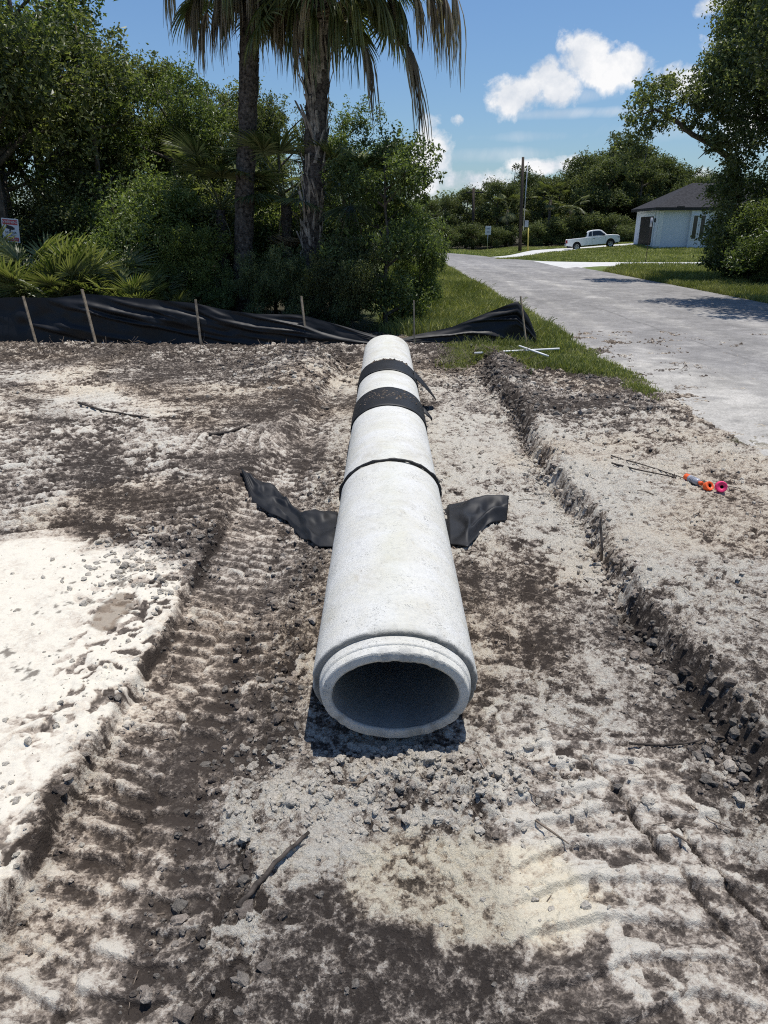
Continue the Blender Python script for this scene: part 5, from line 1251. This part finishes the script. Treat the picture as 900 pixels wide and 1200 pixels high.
# ------------------------------------------------------------------ pickup
def pickup():
    Y = 66.5; a = Q(675.5, 293.6, Y); b = Q(714.5, 289.8, Y-.55); print('truck', a, H(a.x, a.y), b, H(b.x, b.y), 'house', Q(768, 286, 61), H(Q(768, 286, 61).x, 61))
    d = b-a; yaw = math.atan2(d.y, d.x); pit = math.atan2(d.z, math.hypot(d.x, d.y))
    root = empty('pickup_truck', a, yaw, 'white extended-cab pickup truck parked on the sloping driveway beside the house', 'pickup truck')
    root.rotation_euler = (0, -pit, yaw)
    # x from the rear axle forward, wheelbase 3.55; near side is y<0
    WB = d.length; s = WB/3.55; root.scale = (s, s, s*1.1); WB = 3.55; hw = .93
    body = MB()
    def arch(cx, r=.46, z0=.42, n=10):
        return [(cx-r*math.cos(PI*k/n), .40+r*math.sin(PI*k/n)) for k in range(n+1)]
    low = [(-1.12, .55)]+[(-.46, .42)]+arch(0)[1:-1]+[(.46, .42)]+[(WB-.46, .40)]+arch(WB)[1:-1]+[(WB+.46, .42), (WB+.92, .46)]
    up = [(WB+.98, .66), (WB+.95, .98), (WB+.80, 1.12), (WB+.2, 1.19), (WB-.55, 1.22), (WB-.6, 1.16), (1.28, 1.16), (.95, 1.16), (.95, 1.16), (-1.08, 1.15), (-1.14, 1.10)]
    poly = low+up
    nrm = [(x, z) for i, (x, z) in enumerate(poly) if i == 0 or (x, z) != poly[i-1]]
    body.prism(nrm, -hw, hw); bo = body.build('body', M['paint'], root, .035)
    # bed floor recess
    bd = MB(); bd.box((-1.02, -hw+.1, 1.152), (1.0, hw-.1, 1.162)); bd.build('truck_bed', M['blackplastic'], root)
    # cab
    def cab_sec(y, k): return [(1.02+.05*k, 1.15), (1.12+.10*k, 1.58), (1.22+.12*k, 1.72), (1.75, 1.79-.01*k), (2.35, 1.77-.02*k), (2.62-.06*k, 1.70), (3.22-.02*k, 1.20)]
    A = cab_sec(0, 0); V = []; prof_y = [(-hw+.02, 0), (-hw+.10, 1), (0, .0), (hw-.10, 1), (hw-.02, 0)]
    c = MB(); lowp = [(1.02, 1.15), (3.24, 1.15)]
    q = [(x, z) for x, z in A]; n = len(q)
    secs = []
    for yy, zs, xs in ((-hw+.01, None, 0), (hw-.01, None, 0)):
        pts_ = []
        for (x, z) in q:
            t_ = (z-1.15)/.64; pts_.append((x+.0, (abs(yy)-.17*t_)*(1 if yy > 0 else -1), z))
        secs.append(pts_)
    V = secs[0]+secs[1]; F = [tuple(range(n)), tuple(range(n, 2*n))[::-1]]+[(i, i+n, (i+1) % n+n, (i+1) % n) for i in range(n)]
    c.add(V, F); cab = c.build('cab', M['paint'], root, .04)
    # glass: side windows and windshield, set proud of the cab shell
    def side_pt(x, z, sgn, off=.008): return (x, sgn*(hw-.01-.17*(z-1.15)/.64+off), z)
    for sgn in (-1, 1):
        for poly_, nm in (([(1.22, 1.24), (1.30, 1.60), (1.42, 1.66), (1.60, 1.68), (1.60, 1.24)], 'rear_window'), ([(1.66, 1.24), (1.66, 1.685), (2.33, 1.67), (2.55, 1.61), (2.98, 1.26), (2.98, 1.24)], 'side_window')):
            g = MB(); Vg = [side_pt(x, z, sgn) for x, z in poly_]; g.add(Vg, [tuple(range(len(Vg)))]); g.build(nm, M['glass'], root)
    g = MB(); wpts = []
    for x, z in ((2.70, 1.655), (3.18, 1.245)):
        yy = hw-.10-.17*(z-1.15)/.64; wpts += [(x+.03, -yy, z+.012), (x+.03, yy, z+.012)]
    g.add(wpts, [(0, 1, 3, 2)]); g.build('windshield', M['glass'], root)
    g = MB(); g.add([(1.035, -.68, 1.24), (1.10, -.62, 1.6), (1.10, .62, 1.6), (1.035, .68, 1.24)], [(0, 1, 2, 3)]); g.build('back_window', M['glass'], root)
    # wheels
    for cx in (0, WB):
        for sgn in (-1, 1):
            m_ = Matrix.Translation(Vector((cx, sgn*.80, .37))) @ Matrix.Rotation(PI/2*(1 if sgn < 0 else -1), 4, 'X')
            w = MB(); w.lathe([(.2, -.11), (.33, -.12), (.37, -.09), (.375, 0), (.37, .09), (.33, .13), (.235, .125)], 30, m_); wh = w.build('wheel', M['tyre'], root)
            r_ = MB(); r_.lathe([(.24, .11), (.235, .128), (.21, .10), (.19, .085), (.05, .10), (0, .105)], 30, m_)
            r_.build('rim', M['rim'], wh)
            sp = MB()
            for k in range(5):
                mm = m_ @ Matrix.Rotation(2*PI*k/5, 4, 'Z'); sp.box((.06, -.02, .1), (.2, .02, .112), mm)
            sp.build('spokes', M['blackplastic'], wh)
    for sgn in (-1, 1):
        l = MB(); l.box((-1.155, sgn*(hw-.12)-.09, .78), (-1.02, sgn*(hw-.12)+.135 if sgn > 0 else sgn*(hw-.12)+.09, 1.08)) if sgn > 0 else l.box((-1.155, -hw-.012, .78), (-.99, -hw+.15, 1.08)); l.build('tail_light', M['lampred'], root, .01)
        l = MB(); l.box((WB+.72, sgn*hw-.1-.0 if sgn > 0 else -hw-.012, .86), (WB+.965, sgn*hw+.012 if sgn > 0 else -hw+.1, 1.02)); l.build('headlight', M['lampclear'], root, .02)
    b_ = MB(); b_.box((-1.26, -hw+.03, .50), (-1.10, hw-.03, .72)); b_.build('rear_bumper', M['rim'], root, .03)
    b_ = MB(); b_.box((WB+.88, -hw+.02, .42), (WB+1.06, hw-.02, .68)); b_.build('front_bumper', M['blackplastic'], root, .04)
    b_ = MB(); b_.box((WB+.93, -.6, .72), (WB+1.0, .6, 1.0)); b_.build('grille', M['blackplastic'], root, .02)
    for sgn in (-1, 1):
        m_ = MB(); m_.box((2.78, sgn*(hw+.13)-.1, 1.2), (2.93, sgn*(hw+.13)+.1, 1.38)); m_.build('mirror', M['blackplastic'], root, .03)
        dr = MB(); yy = sgn*(hw+.004)
        for x0 in (1.62, 2.99, 1.06): dr.box((x0, min(yy, yy-.006*sgn), .50), (x0+.012, max(yy, yy-.006*sgn), 1.15))
        dr.build('door_seam', M['blackplastic'], root)
        h_ = MB(); h_.box((1.72, sgn*(hw+.02)-.02, 1.0), (1.92, sgn*(hw+.02)+.02, 1.04)); h_.build('door_handle', M['blackplastic'], root, .008)
    ch = MB(); ch.box((-1.0, -.7, .32), (WB+.8, .7, .56)); ch.build('chassis', M['blackplastic'], root)
    sh = MB()
    for cx in (0, WB):
        sh.prism([(cx-.46*math.cos(PI*k/12), .40+.455*math.sin(PI*k/12)) for k in range(13)], -hw+.04, hw-.04)
    sh.build('wheel_well', M['hole'], root)
pickup()

# ------------------------------------------------------------------ poles, wires, signs
def pole(px0, px1, py0, py1, Y, r, label):
    a = Q(px0, py0, Y); b = Q(px1, py1, Y); a.z = H(a.x, Y)-.1
    root = empty('utility_pole', a, 0, label, 'utility pole')
    mb = MB(); mb.tube([Vector((0, 0, 0)), (b-a)*.5, b-a], [r*1.15, r, r*.8], 12); mb.build('shaft', M['pole'], root); return root, a, b
r1, a1, b1 = pole(609, 613, 298, 184, 64.0, .13, 'tall dark wooden utility pole at the road corner')
mb = MB(); mb.tube([(.12, -.2, 6.9), (.2, -.22, 6.9)], .05, 8); mb.tube([(.12, -.24, 1.8), (.12, -.24, 6.9)], .035, 6); mb.build('conduit', M['rim'], r1)
mb = MB(); mb.box((.2, -.34, 2.05), (.5, -.14, 2.55)); mb.build('meter_box', M['lampclear'], r1, .02)
mb = MB(); mb.box((.30, -.30, -.2), (.30, -.3, -.2)) if False else mb.tube([(.62, -.3, -.1), (.52, -.3, 2.0)], [.06, .06], 10); mb.build('guy_guard', M['yellow'], r1)
r2, a2, b2 = pole(554, 555, 292, 220, 80.0, .15, 'distant thin utility pole left of the tall one')
mb = MB(); mb.box((-.9, -.06, (b2-a2).z-.5), (.9, .06, (b2-a2).z-.38)); mb.build('crossarm', M['pole'], r2)
def wire(a, b, sag, label):
    pts_ = [a.lerp(b, k/14)-Vector((0, 0, sag*4*(k/14)*(1-k/14))) for k in range(15)]
    mb = MB(); mb.tube(pts_, .012, 5); tag(mb.build('power_line', M['wire']), label, 'power line')
wire(b2-Vector((0, .2, .35)), Q(470, 226, 92), .5, 'upper thin power line running left from the distant pole')
wire(b2-Vector((0, .2, 2.4)), Q(470, 243, 92), .5, 'lower thin power line running left from the distant pole')
# white notice board on a post by the bend
p = Q(571, 292, 75.); p.z = H(p.x, 75.)
r3 = empty('road_sign', p, 0, 'small pale square sign on a post among the far bushes', 'sign')
t3 = Q(571, 270, 75.)-p
mb = MB(); mb.tube([(0, .04, -.1), (0, .04, t3.z+.3)], .03, 8); mb.build('post', M['rim'], r3)
mb = MB(); mb.box((-.28, -.012, t3.z-.4), (.28, .012, t3.z+.4)); mb.build('board', M['white'], r3, .01)
mb = MB(); mb.box((-.16, -.018, t3.z+.1), (.16, -.0135, t3.z+.2)); mb.box((-.14, -.018, t3.z-.2), (.14, -.0135, t3.z-.08)); mb.build('print', M['canlabel'], r3)
# tall marker stake before the house
p = Q(756.5, 306.5, 48.8); p.z = H(p.x, 48.8)
r4 = empty('marker_post', p, 0, 'thin leaning marker post standing by the side drive before the garage', 'post')
t4 = Q(764, 254, 48.8)-p; mb = MB(); mb.tube([(0, 0, -.1), t4*.5, t4], [.022, .022, .02], 8); mb.build('shaft', M['pole'], r4)
mb = MB(); mb.tube([t4*.78+Vector((0, -.02, 0)), t4*.98+Vector((.0, -.02, 0))], .07, 8); mb.build('tip_sleeve', M['canlabel'], r4)
# warning sign on the left oak
def text_mesh(txt, size):
    cu = bpy.data.curves.new('lettering', 'FONT'); cu.body = txt; cu.size = size; cu.align_x = 'CENTER'; cu.align_y = 'CENTER'; cu.extrude = .0015
    o = bpy.data.objects.new('lettering', cu); COL.objects.link(o); dg = bpy.context.evaluated_depsgraph_get(); dg.update()
    me = bpy.data.meshes.new_from_object(o.evaluated_get(dg)); bpy.data.objects.remove(o); bpy.data.curves.remove(cu); return me
def warning_sign():
    Y = 16.9; c = Q(12.5, 270, Y); w = .235*.97; h = .30
    root = empty('warning_sign', c, 0, 'white warning sign with red header and footer before the far left oak', 'sign'); root.rotation_euler = (0, math.radians(5), 0); root.scale = (.82, .82, .82)
    mb = MB(); mb.box((-w, 0, -h), (w, .008, h)); mb.build('plate', M['white'], root, .004)
    mb = MB(); mb.box((-w+.03, -.004, h-.155), (w-.03, -.001, h-.03)); mb.build('header', M['red'], root)
    mb = MB(); mb.box((-w+.03, -.004, -h+.03), (w-.03, -.001, -h+.13)); mb.build('footer', M['red'], root)
    mb = MB(); mt_ = Matrix.Translation(Vector((0, -.003, .07))) @ Matrix.Rotation(.22, 4, 'Y'); mb.box((-.12, -.001, -.045), (.07, .0015, .045), mt_); mb.box((.072, -.001, -.03), (.11, .0015, .03), mt_); mb.box((-.02, -.001, -.10), (.02, .0015, -.047), mt_); mb.build('camera_symbol', M['ink'], root)
    for txt, z, sz, mt2 in (('WARNING', h-.093, .095, 'white'), ('24 HOUR', -.055, .075, 'ink'), ('VIDEO', -.125, .07, 'ink'), ('SURVEILLANCE', -h+.08, .05, 'white')):
        o = link('lettering', text_mesh(txt, sz), root, M[mt2]); o.rotation_euler = (PI/2, 0, 0); o.location = (0, -.0065, z)
    # carrying post
    mb = MB(); mb.box((-.022, .012, -2.2), (.022, .045, .1)); mb.build('post', M['wood_dark'], root)
warning_sign()
